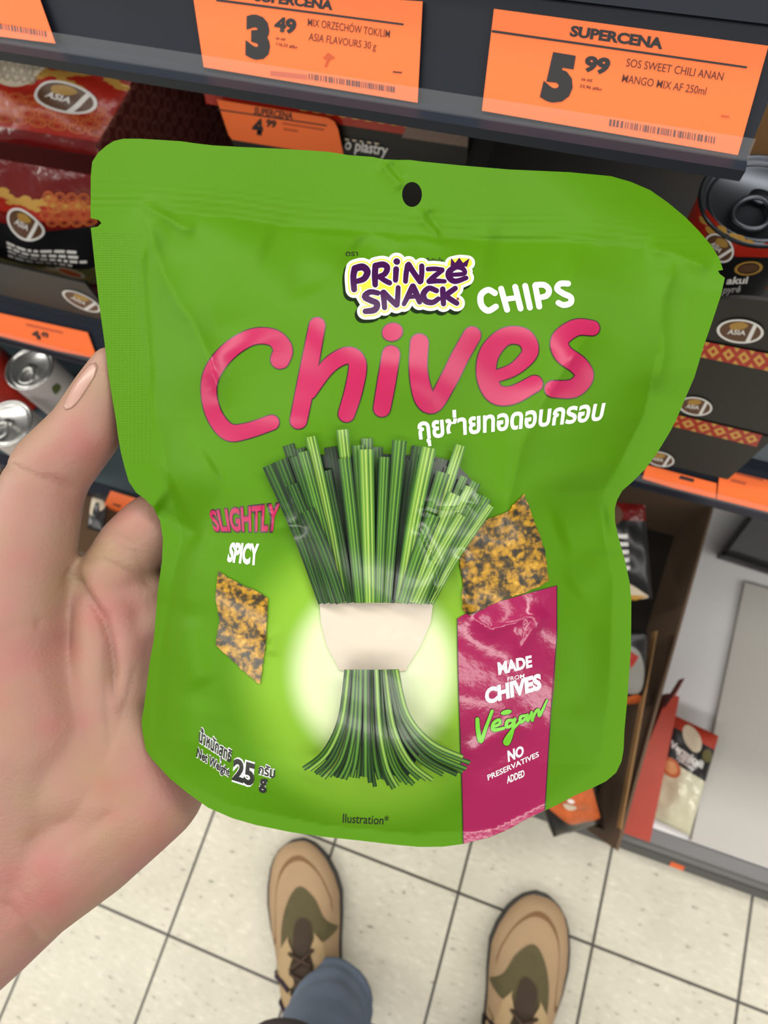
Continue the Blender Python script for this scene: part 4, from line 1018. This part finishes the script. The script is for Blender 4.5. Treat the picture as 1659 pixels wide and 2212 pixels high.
a.poly([(0,0),(1,0),(1,.22),(0,.22)], M_dkred, 0); a.poly([(0,.22),(1,.22),(1,.36),(0,.36)], M_red, 0)
for k in range(4): cloud(a, .2+.22*k, .21+.03*(k % 2), .7, M_gold, 1, .7)
waves(a, .62, 1.0, .14, .40, 4, 4, M_amb, 2)
a.poly([(0,.44),(.5,.47),(1,.40),(1,.82),(0,.80)], M_blk2, 2)
logo(a, .44, .42, .19, .125, 5, .2)
rr = random.Random(2)
for k, (w, y) in enumerate(((.55,.60),(.62,.645),(.66,.69),(.58,.735))):
    x = .25
    while x < .25+w:
        e = x+.03+rr.random()*.07; a.poly([(x,y+.04*x),(min(e,.97),y+.04*e),(min(e,.97),y+.025+.04*e),(x,y+.025+.04*x)], M_wht, 4); x = e+.018
a.poly([(0,.80),(1,.82),(1,1),(0,1)], mat('olive_noodle_print', (112, 108, 66), .4, var=.5, vscale=60), 3)
for k in range(12): a.stroke([(rr.random()*.8, .83+rr.random()*.15), (rr.random()*.9+.1, .83+rr.random()*.15), (rr.random(), .83+rr.random()*.15)], M_cream if k % 2 else M_ol, 4, r=.006, caps=False)
a.ell(.80, .87, .13, .05, M_cream, 5, .3); a.ell(.80, .87, .10, .035, M_amb, 6, .3)
pk = [ay(-32, 338, 0.905), ay(203, 378, 0.905), ay(210, 612, 0.868), ay(-26, 585, 0.868)]
pack('noodle_pack', 'red topped black noodle pack with white lettering standing at the front of the left shelf', 'noodle pack', pk, 0.014, M_dkred, a)
# low black tray under it
tmap = plane_mapper((0, 0.826, 0), (0, -1, 0))
q = [ay(-60, 560, 0.826), ay(214, 616, 0.826), ay(214, 684, 0.826), ay(-60, 628, 0.826)]
xl, xr = -0.86, (q[1].x+q[2].x)/2; zt = (q[0].z+q[1].z)/2; zb = max(SHL+0.002, (q[2].z+q[3].z)/2)
t = tag(empty('display_tray', (xl, 0.84, zb)), 'low black tray with an oval logo under the noodle pack at left', 'tray')
bobj('tray_front', box_bm(xl, xr, 0.8265, 0.830, zb, zt), M_blk, t); bobj('tray_floor', box_bm(xl, xr, 0.830, 0.855, zb, zb+0.003), M_blk, t)
a = Art(); logo(a, 176, 651, 46, 15, 0, .45); a.build('printing', tmap, t, base=0.0004)
# black cartons in the middle of the shelf
YC = 0.985; cmap = plane_mapper((0, YC, 0), (0, -1, 0))
p1, p2 = ay(452, 170, YC), ay(1012, 262, YC)
t = tag(empty('food_carton', (p1.x, YC, SHL)), 'black food carton with a red and gold band, behind the small 4.99 tag', 'carton')
zt = (p1.z+p2.z)/2
bobj('carton_body', box_bm(p1.x, p2.x, YC+0.0004, 1.18, SHL+0.05, zt), M_blk, t)
bm = bmesh.new(); hexa(bm, [tuple(ay(455, 172, YC)), tuple(ay(790, 228, YC)), tuple(ay(790, 228, YC+.06)+Vector((0,0,.012))), tuple(ay(455, 172, YC+.06)+Vector((0,0,.012)))]+[tuple(Vector(p)+Vector((0, 0, .002))) for p in (ay(455, 172, YC), ay(790, 228, YC), ay(790, 228, YC+.06)+Vector((0,0,.012)), ay(455, 172, YC+.06)+Vector((0,0,.012)))])
bobj('slate_flap', bm, mat('slate_card', (76, 82, 96), 0.6), t)
a = Art()
a.poly([(440, 196), (1012, 286), (1010, 312), (445, 224)], M_red, 0)
for k in range(9): x = 640+k*28; a.poly(spline([(x, 226+(k*28)*.158), (x+22, 222+(k*28)*.158), (x+36, 236+(k*28)*.158), (x+12, 240+(k*28)*.158)], 3, True), M_gold, 1)
a.poly([(880, 268), (1012, 288), (1010, 318), (868, 297)], mat('dim_pattern_print', (128, 108, 98), .6, var=.3, vscale=300), 2)
a.text('o plastry', (744, 322), (836, 336), (839, 318), (747, 303), M_wht, 1, mode='x', bold=0.02)
for k in range(5): a.poly([(745+k*16, 299+k*2.2), (754+k*16, 300+k*2.2), (754+k*16, 304+k*2.2), (745+k*16, 303+k*2.2)], M_cream, 1)
a.build('printing', cmap, t, base=0.0010)
tmap2 = plane_mapper((0, YC-0.006, 0), (0, -1, 0)); a = Art()
a.poly([(470, 235), (706, 270), (706, 273), (470, 238)], M_ink)
a.text('SUPERCENA', (548, 246), (632, 258), (634, 243), (550, 231), M_ink2, bold=0.035)
a.text('4', (541, 286), (569, 291), (567, 259), (552, 256), M_ink, bold=0.07)
a.text('99', (574, 272), (596, 276), (598, 261), (576, 257), M_ink, bold=0.05)
a.poly([(610, 264), (700, 278), (700, 283), (610, 269)], M_smear); a.poly([(612, 276), (644, 281), (644, 286), (612, 281)], M_smear)
price_tag('small orange price tag reading 4.99 hanging in the shade below the 3.49 tag', tmap2, [(468, 215), (706, 254), (722, 262), (730, 278), (742, 336), (640, 324), (502, 302), (494, 292)], a)
# dark bottles
M_glass = mat('black_bottle_glass', (10, 9, 8), 0.08, spec=0.6); M_cap = mat('black_bottle_cap', (14, 13, 13), 0.22)
def bottle(label, px):
    c = ay(px[0], px[1], 1.03); r = 0.026
    t = tag(empty('sauce_bottle', (c.x, c.y, SHR+0.002)), label, 'bottle', 'dark sauce bottles'); hgt = c.z-SHR-0.002; b = (c.x, c.y, SHR+0.002)
    bobj('bottle_body', lathe_bm([(0, 0), (r*.9, 0), (r, .004), (r, hgt-.085), (r*.96, hgt-.07), (r*.72, hgt-.05), (.0145, hgt-.034), (.0135, hgt-.012), (0, hgt-.012)], b), M_glass, t, True)
    bobj('cap', lathe_bm([(0, hgt-.022), (.0165, hgt-.022), (.0172, hgt-.020), (.0172, hgt-.003), (.0150, hgt), (0, hgt)], b), M_cap, t, True)
    a = Art()
bottle('dark sauce bottle nearest the black food carton, under the price rail', (1100, 262))
bottle('dark sauce bottle in the middle of the three under the 5.99 tag', (1226, 288))
bottle('dark sauce bottle at the right of the three, beside the brown carton', (1352, 312))
bx = ay(1440, 330, 0.965)
t = tag(bobj('brown_carton', box_bm(bx.x, bx.x+0.13, 0.965, 1.18, SHR+0.002, bx.z+0.05, .002), M_card), 'plain brown cardboard carton behind the dark lidded can', 'carton')
# stacked black trays at right
XR = (ay(1647, 940, .8).x+ay(1601, 1040, .8).x)/2; XL = 0.06
def tray(label, z0, z1, opened, art):
    t = tag(empty('display_tray', (XL, .8, z0)), label, 'tray', 'black trays stacked on the right shelf'); y1 = 0.955
    if opened:
        z0b = z0+.003
        bobj('tray_floor', box_bm(XL, XR, .8004, y1, z0, z0b), M_blk, t); bobj('tray_front', box_bm(XL, XR, .8004, .803, z0b, z1), M_blk, t)
        bobj('tray_side', box_bm(XL, XL+.003, .803, y1, z0b, z1+.02), M_blk, t); bobj('tray_side', box_bm(XR-.003, XR, .803, y1, z0b, z1+.02), M_blk, t)
        c = ay(1640, 690, .8); bm = bmesh.new(); n = 18
        ring = [(c.x+.034*math.cos(math.pi*k/n), z1+.016*math.sin(math.pi*k/n)) for k in range(n+1)]
        A = [bm.verts.new((x, .8004, z)) for x, z in ring]; B = [bm.verts.new((x, .803, z)) for x, z in ring]
        bm.faces.new(A); bm.faces.new(B[::-1])
        for i in range(n+1): bm.faces.new((A[i], B[i], B[(i+1) % (n+1)], A[(i+1) % (n+1)]))
        bobj('tray_tab', bm, M_blk, t)
    else:
        bobj('tray_body', box_bm(XL, XR, .8004, y1, z0, z1-.001, .001), M_blk, t)
    for n_, a_ in zip(('logo_print', 'diamond_band_print'), art): a_.build(n_, rmap, t, base=0.0006)
rmap = plane_mapper((0, .8, 0), (0, -1, 0))
zA = (ay(1522, 738, .8).z+ay(1659, 764, .8).z)/2; zB = (ay(1466, 897, .8).z+ay(1647, 940, .8).z)/2; zT = (ay(1560, 668, .8).z+ay(1659, 700, .8).z)/2
a = Art(); logo(a, 1599, 716, 51, 26, 0, .07); a = (a,)
tray('topmost black tray of the right stack, open, with a large oval logo and tab', zA+.001, zT, True, a)
a = Art(); q = [(1522-60, 738-11), (1690, 770), (1690, 808), (1513-60, 772-13)]; a.poly(q, M_red, 0); diamonds(a, q, 7, 1); l_ = Art(); logo(l_, 1502, 878, 37, 20, 1, .14); a = (l_, a)
tray('middle black tray of the right stack below the first red diamond band', zB+.001, zA, False, a)
a = Art(); q = [(1466-60, 897-14), (1647, 940), (1634, 965), (1455-60, 922-15)]; a.poly(q, M_red, 0); diamonds(a, q, 7, 1); l_ = Art(); logo(l_, 1426, 992, 31, 16, 1, .2); a = (l_, a)
tray('bottom black tray of the right stack just above the orange rail tags', SHR+.015, zB, False, a)
# tins ---------------------------------------------------------------
def cyl_mapper(c, r):
    def f(U, V, off):
        D = np.outer((U-829.5)/F, RT)+np.outer((V-1106.0)/F, DN)+FW
        o = CP[:2]-np.array(c)[:2]; R2 = r+off
        A = (D[:, :2]**2).sum(1); B = (D[:, :2]*o).sum(1); Cc = (o*o).sum()-R2**2
        t = (-B-np.sqrt(np.where(B*B-A*Cc > 0, B*B-A*Cc, np.nan)))/A
        return CP+D*t[:, None]
    return f
M_lid = mat('dark_steel_lid', (74, 78, 84), 0.32, metal=0.9); M_lid2 = mat('silver_lid', (214, 214, 212), 0.26, metal=0.9)
def tin(label, top, r, hgt, body, lid, art=None, group=None, ringdir=(0.5, -1.0)):
    b = (top.x, top.y, top.z-hgt)
    t = tag(empty('tin_can', b), label, 'can', group)
    bd = bobj('can_body', lathe_bm([(0, 0), (r*.96, 0), (r, .003), (r, .006), (r*.985, .008), (r*.985, hgt-.008), (r, hgt-.005), (r*.985, hgt-.003), (r*.9, hgt-.004), (0, hgt-.004)], b), body, t, True)
    for k in (bd.data.polygons): k.use_smooth = abs(k.normal.z) < .5
    bobj('lid', lathe_bm([(r*.98, hgt-.004), (r*1.02, hgt-.002), (r*1.025, hgt), (r*.99, hgt+.0012), (r*.93, hgt), (r*.92, hgt-.003), (r*.86, hgt-.0035), (r*.84, hgt-.0022), (r*.80, hgt-.0022), (r*.78, hgt-.003), (0, hgt-.003)], b, 56), lid, t, True)
    d = Vector((ringdir[0], ringdir[1], 0)).normalized(); s = Vector((-d.y, d.x, 0)); o = Vector((top.x, top.y, top.z-.0005))
    pts = []
    for k in range(24):
        a_ = 2*math.pi*k/24; pts.append(o+d*(r*.36+r*.36*math.cos(a_))+s*(r*.30*math.sin(a_)*(1+.12*math.cos(a_)))+Vector((0, 0, .001)))
    bm = tube_bm(pts, r*.055, 8, closed=True)
    tmp_ = [o+d*(r*(-.06+.30*math.cos(q_)*.5))+s*(r*.2*math.sin(q_)) for q_ in [2*math.pi*k/16 for k in range(16)]]
    A = [bm.verts.new(p+Vector((0, 0, .0012))) for p in tmp_]; B = [bm.verts.new(p-Vector((0, 0, .0012))) for p in tmp_]; bm.faces.new(A); bm.faces.new(B[::-1])
    for i in range(16): bm.faces.new((A[i], B[i], B[(i+1) % 16], A[(i+1) % 16]))
    bobj('ring_pull', bm, lid, t, True)
    if art is not None: art.build('label', cyl_mapper(top, r*.985), t, step=4, base=0.0006)
    return t
tp = ad(1641, 430, .38)
a = Art()
a.poly([(1523, 470), (1535, 522), (1590, 553), (1700, 560), (1700, 510), (1640, 530), (1575, 510), (1524, 450)], M_red, 0)
a.poly([(1526, 500), (1540, 526), (1590, 556), (1690, 556), (1680, 660), (1570, 690)], M_blk2, 1)
for k, (x, y) in enumerate(((1520, 476), (1534, 498), (1560, 496), (1585, 512), (1620, 526), (1600, 516))): a.poly(spline([(x-10, y-8), (x+6, y-6), (x+10, y+8), (x-4, y+6)], 3, True), M_gold, 2)
logo(a, 1553, 536, 36, 28, 4, .75)
a.ring(1617, 580, 31, 15, .22, M_ol, 4, -.12); a.ell(1617, 580, 22, 9, M_brn, 4, -.12)
a.text('akui', (1568, 614), (1614, 612), (1617, 600), (1572, 602), M_wht, 4, mode='x', bold=.03)
a.text('pyré', (1560, 634), (1598, 631), (1602, 620), (1564, 622), M_wht, 4, mode='x', bold=.03)
a.poly(spline([(1556, 650), (1575, 640), (1582, 648), (1568, 662)], 4, True), mat('leaf_print', (98, 150, 74), .5), 4)
tin('black and red tin with a dark ring pull lid standing in the topmost tray', tp, .0338, tp.z-(zA+.005), M_red, M_lid, a, ringdir=(-.25, -1))
M_can = mat('pale_can_label', (206, 198, 194), 0.4, var=.06, vscale=60); M_gr = mat('green_leaf_print', (86, 96, 50), .5)
LS = 0.4755
c1 = ad(63, 795, .95); zl = c1.z; c2_ = az(15, 914, zl); c3_ = az(-52, 770, zl); c4_ = az(-105, 890, zl)
def can_art(dx, dy, red):
    a = Art()
    a.poly([(20+dx, 905+dy), (75+dx, 870+dy), (100+dx, 915+dy), (40+dx, 980+dy)], M_gold, 1)
    a.poly(spline([(112+dx, 838+dy), (124+dx, 828+dy), (132+dx, 838+dy), (120+dx, 852+dy)], 4, True), M_gr, 2)
    if red: a.poly([(90+dx, 745+dy), (140+dx, 770+dy), (150+dx, 800+dy), (125+dx, 790+dy)], M_red, 1)
    return a
tin('silver lidded pale can nearest the price rail on the lower left shelf', c1, .0365, zl-LS, M_can, M_lid2, can_art(0, 0, False), 'silver lidded cans', (.3, -1))
tin('silver lidded pale can beside the thumb, at the left picture edge', c2_, .0365, zl-LS, M_can, M_lid2, can_art(-48, 119, False), 'silver lidded cans', (-.3, -1))
tin('silver lidded can mostly cut off by the left picture edge', c3_, .0365, zl-LS, M_red, M_lid2, None, 'silver lidded cans', (.3, -1))
for k, (cc, lb) in enumerate(((c4_, 'silver lidded can just outside the left picture edge'),)): pass
# low price tag between thumb and finger
lm2 = plane_mapper((0, .683, 0), (0, -1, 0)); a = Art(); a.poly([(244, 1087), (263, 1092), (258, 1096), (243, 1090)], M_ink2)
price_tag('orange price tag glimpsed between the thumb and the first finger', lm2, [(239, 1060), (318, 1084), (284, 1168), (198, 1150)], a)
# bottom right: display box with black packs ------------------------------------------
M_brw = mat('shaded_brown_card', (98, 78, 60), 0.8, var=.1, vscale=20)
ZW = 0.30
w0, w1 = az(1545, 1087, ZW), az(1336, 1838, ZW)
t = tag(empty('display_box', (0.3, .7, .101)), 'long open brown cardboard display box of black packs on the bottom shelf', 'carton')
def wall(name, p, q, z0, z1, th, m):
    d = Vector((q.x-p.x, q.y-p.y, 0)).normalized(); n = Vector((-d.y, d.x, 0))*th
    P = [Vector((p.x, p.y, 0)), Vector((q.x, q.y, 0))]; bm = bmesh.new()
    ring = [P[0], P[1], P[1]+n, P[0]+n]
    hexa(bm, [tuple(v+Vector((0, 0, z0))) for v in ring]+[tuple(v+Vector((0, 0, z1))) for v in ring]); return bobj(name, bm, m, t)
off = Vector((-.30, 0, 0))
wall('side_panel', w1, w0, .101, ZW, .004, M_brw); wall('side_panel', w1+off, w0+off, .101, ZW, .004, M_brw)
bm = bmesh.new(); ring = [(w1.x-.295, .478), (w1.x+.004, .478), (w0.x-.001, w0.y-.001), (w0.x-.296, w0.y-.001)]; hexa(bm, [(x, y, .1005) for x, y in ring]+[(x, y, .104) for x, y in ring]); bobj('bottom_panel', bm, mat('shaded_box_bottom_card', (34, 28, 22), .8), t)  # bottom coloured near black to stand in for shade inside the box
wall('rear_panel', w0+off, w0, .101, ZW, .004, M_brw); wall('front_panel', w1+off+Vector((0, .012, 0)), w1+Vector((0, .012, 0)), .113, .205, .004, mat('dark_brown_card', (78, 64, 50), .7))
wall('side_flap', Vector((w1.x, w1.y, 0))+Vector((-.0045, .03, 0)), Vector((w1.x, w1.y, 0))+Vector((-.009, .33, 0)), .29, ZW+.012, .002, M_card)
def z4(*p): return [az(u, v, z) for u, v, z in p]
a = Art(); a.poly([(.15,.06),(.95,.04),(.97,.78),(.45,.74),(.10,.45)], M_amb, 1); a.ell(.55,.42,.10,.06, M_cream, 2); a.ell(.6,.3,.05,.03, M_wht, 3)
pack('snack_bag', 'black bag with an orange food window leaning over the front of the display box', 'bag', z4((1120,1640,.36),(1285,1690,.35),(1304,1776,.25),(1196,1808,.25)), .016, M_blk2, a, 'black packs in the brown display box')
a = Art()
a.poly([(0,0),(1,0),(1,.16),(0,.14)], M_dkred, 1); a.ell(.3,.1,.28,.12, M_brn, 2)
for k in range(5): a.poly([(.30,.3+k*.08),(.62,.28+k*.08),(.62,.32+k*.08),(.30,.34+k*.08)], M_wht, 2)
a.poly(spline([(.30,.86),(.5,.78),(.8,.88),(.9,.95),(.5,.99),(.3,.96)], 4, True), M_cream, 2); a.poly([(.3,.93),(.9,.93),(.7,.99),(.35,.99)], M_gold, 3)
pack('snack_bag', 'black bag with white lettering and a pale bowl at the back of the display box', 'bag', z4((1270,1080,.40),(1392,1090,.40),(1412,1300,.31),(1280,1290,.31)), .016, M_blk2, a, 'black packs in the brown display box')
a = Art(); a.poly(spline([(.3,.15),(.8,.2),(.95,.5),(.85,.8),(.4,.7)], 4, True), mat('grey_window_print', (140, 138, 132), .4), 1); a.poly([(.65,.2),(.85,.3),(.7,.45)], M_red, 2); a.poly(spline([(.6,.9),(.85,.82),(.95,.95),(.6,.99)], 3, True), M_amb, 2)
pack('snack_bag', 'black bag with a grey window in the middle of the display box', 'bag', z4((1270,1345,.37),(1398,1365,.37),(1394,1520,.28),(1270,1520,.28)), .016, M_blk2, a, 'black packs in the brown display box')
# red carton right of the box wall
M_rc = mat('bright_red_card', (170, 52, 28), 0.5, var=.15, vscale=25)
r0, r1 = az(1372, 1830, .22), az(1452, 1500, .22)
t = tag(empty('red_carton', (r0.x, .6, .101)), 'slim red carton squeezed between the display box and the noodle bag', 'carton')
bm = bmesh.new(); ring = [(w1.x+.008, .458), (r0.x+.020, .458), (r1.x+.012, r1.y), (r1.x-.006, r1.y)]
hexa(bm, [(x, y, .113) for x, y in ring]+[(x, y, .22) for x, y in ring]); bobj('carton_body', bm, M_rc, t)
bm = bmesh.new(); f0 = az(1420, 1522, .22); hexa(bm, [tuple(az(u, v, .221)) for u, v in ((1424,1530),(1446,1500),(1466,1468),(1440,1515))]+[tuple(az(u, v, .221)+Vector((0, 0, .03))) for u, v in ((1424,1530),(1446,1500),(1466,1468),(1440,1515))]); bobj('torn_flap', bm, M_rc, t)
# noodle bag lying on the deck
M_nod = mat('clear_noodle_bag', (204, 200, 172), 0.14, var=.2, vscale=40, coat=.6, bump=.5, bscale=70)
a = Art()
a.poly([(0,0),(1,0),(1,.14),(0,.10)], M_rc, 1); a.poly([(0,.10),(1,.14),(1,.46),(.75,.44),(0,.40)], M_blk2, 1)
a.ell(.50,.13,.20,.10, M_cream, 3, .2); a.ell(.86,.22,.12,.06, mat('dark_olive_print', (92, 84, 40), .5), 3)
a.text('Vermicelli', (.10,.29), (.80,.35), (.82,.285), (.12,.225), M_wht, 3, bold=.04)
a.text('makaron', (.26,.335), (.66,.37), (.67,.33), (.27,.30), M_wht, 3, bold=.03, mode='x'); a.text('ryżowy', (.28,.375), (.62,.405), (.63,.375), (.29,.345), M_wht, 3, bold=.03, mode='x')
a.ell(.19,.47,.20,.085, M_amb, 3); a.ell(.19,.47,.14,.055, mat('peach_print', (206, 138, 84), .5), 4)
pack('noodle_bag', 'clear bag of pale vermicelli noodles with black and red header on the grey deck', 'noodle bag', z4((1442,1538,.150),(1552,1590,.150),(1490,1806,.115),(1406,1766,.115)), .022, M_nod, a)
# low grey carton and tray on the deck
M_gry = mat('grey_flat_card', (186, 183, 177), 0.55, var=.03, vscale=3)
e0, e1 = az(1596, 1345, .112), az(1492, 1826, .112); yb_ = az(1590, 1253, .112).y
bm = bmesh.new(); ring = [(e1.x, .478), (1.3, .478), (1.3, yb_), (e0.x, yb_)]; hexa(bm, [(x, y, .1005) for x, y in ring]+[(x, y, .112) for x, y in ring])
tag(bobj('flat_carton', bm, M_gry), 'flat grey carton sheet lying on the bottom deck at the right picture edge', 'carton')
t = tag(empty('empty_tray', tuple(az(1640, 1180, .15))), 'dark grey empty tray at the back of the bottom shelf, right picture edge', 'tray')
c8 = z4((1549,1203,.125),(1720,1258,.125),(1800,1160,.125),(1622,1106,.125)); bm = bmesh.new(); hexa(bm, [tuple(p+Vector((0, 0, -.008))) for p in c8]+[tuple(p) for p in c8]); bobj('tray_floor', bm, mat('grey_tray_plastic', (104, 103, 102), .5), t)
def rim(p, q): 
    bm = bmesh.new(); d = (q-p).normalized(); n_ = Vector((-d.y, d.x, 0))*.006; hexa(bm, [tuple(v) for v in (p, q, q+n_, p+n_)]+[tuple(v+Vector((0, 0, .02))) for v in (p, q, q+n_, p+n_)]); return bm
M_trm = mat('black_tray_rim', (34, 32, 30), .5)
for p, q in zip(c8, c8[1:]+c8[:1]): bobj('rim', rim(p, q), M_trm, t)
c8 = z4((1652,1132,.127),(1740,1160,.127),(1700,1215,.127),(1660,1192,.127))
# scrap of an orange label on the floor rail
c8 = z4((1450,1861,.0185),(1479,1872,.0185),(1475,1881,.0185),(1445,1870,.0185)); bm = bmesh.new(); hexa(bm, [tuple(p) for p in c8]+[tuple(p+Vector((0, 0, .001))) for p in c8])
tag(bobj('label_scrap', bm, M_or), 'small torn orange label scrap stuck low on the kick rail by the floor', 'label scrap')

# carton under the lower shelf, seen between thumb and finger
p_, q_ = az(70, 960, .40), az(400, 1230, .40)
x0_, x1_, y0_, y1_ = min(p_.x, q_.x), max(p_.x, q_.x), 0.60, .93
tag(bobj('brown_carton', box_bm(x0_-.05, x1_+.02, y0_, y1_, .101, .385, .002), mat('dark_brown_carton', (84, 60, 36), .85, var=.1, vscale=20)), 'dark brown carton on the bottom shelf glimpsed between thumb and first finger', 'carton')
pk = z4((200,1066,.412),(238,1072,.412),(222,1150,.400),(188,1142,.400))
a = Art(); a.poly(spline([(.1,.1),(.5,.02),(.9,.3),(.6,.5),(.15,.6)], 4, True), M_cream, 1); a.poly(spline([(.3,.3),(.6,.25),(.7,.55),(.4,.7)], 4, True), M_blk2, 2)
pack('snack_bag', 'black and cream snack bag glimpsed left of the tag between thumb and finger', 'bag', pk, .006, M_blk2, a)
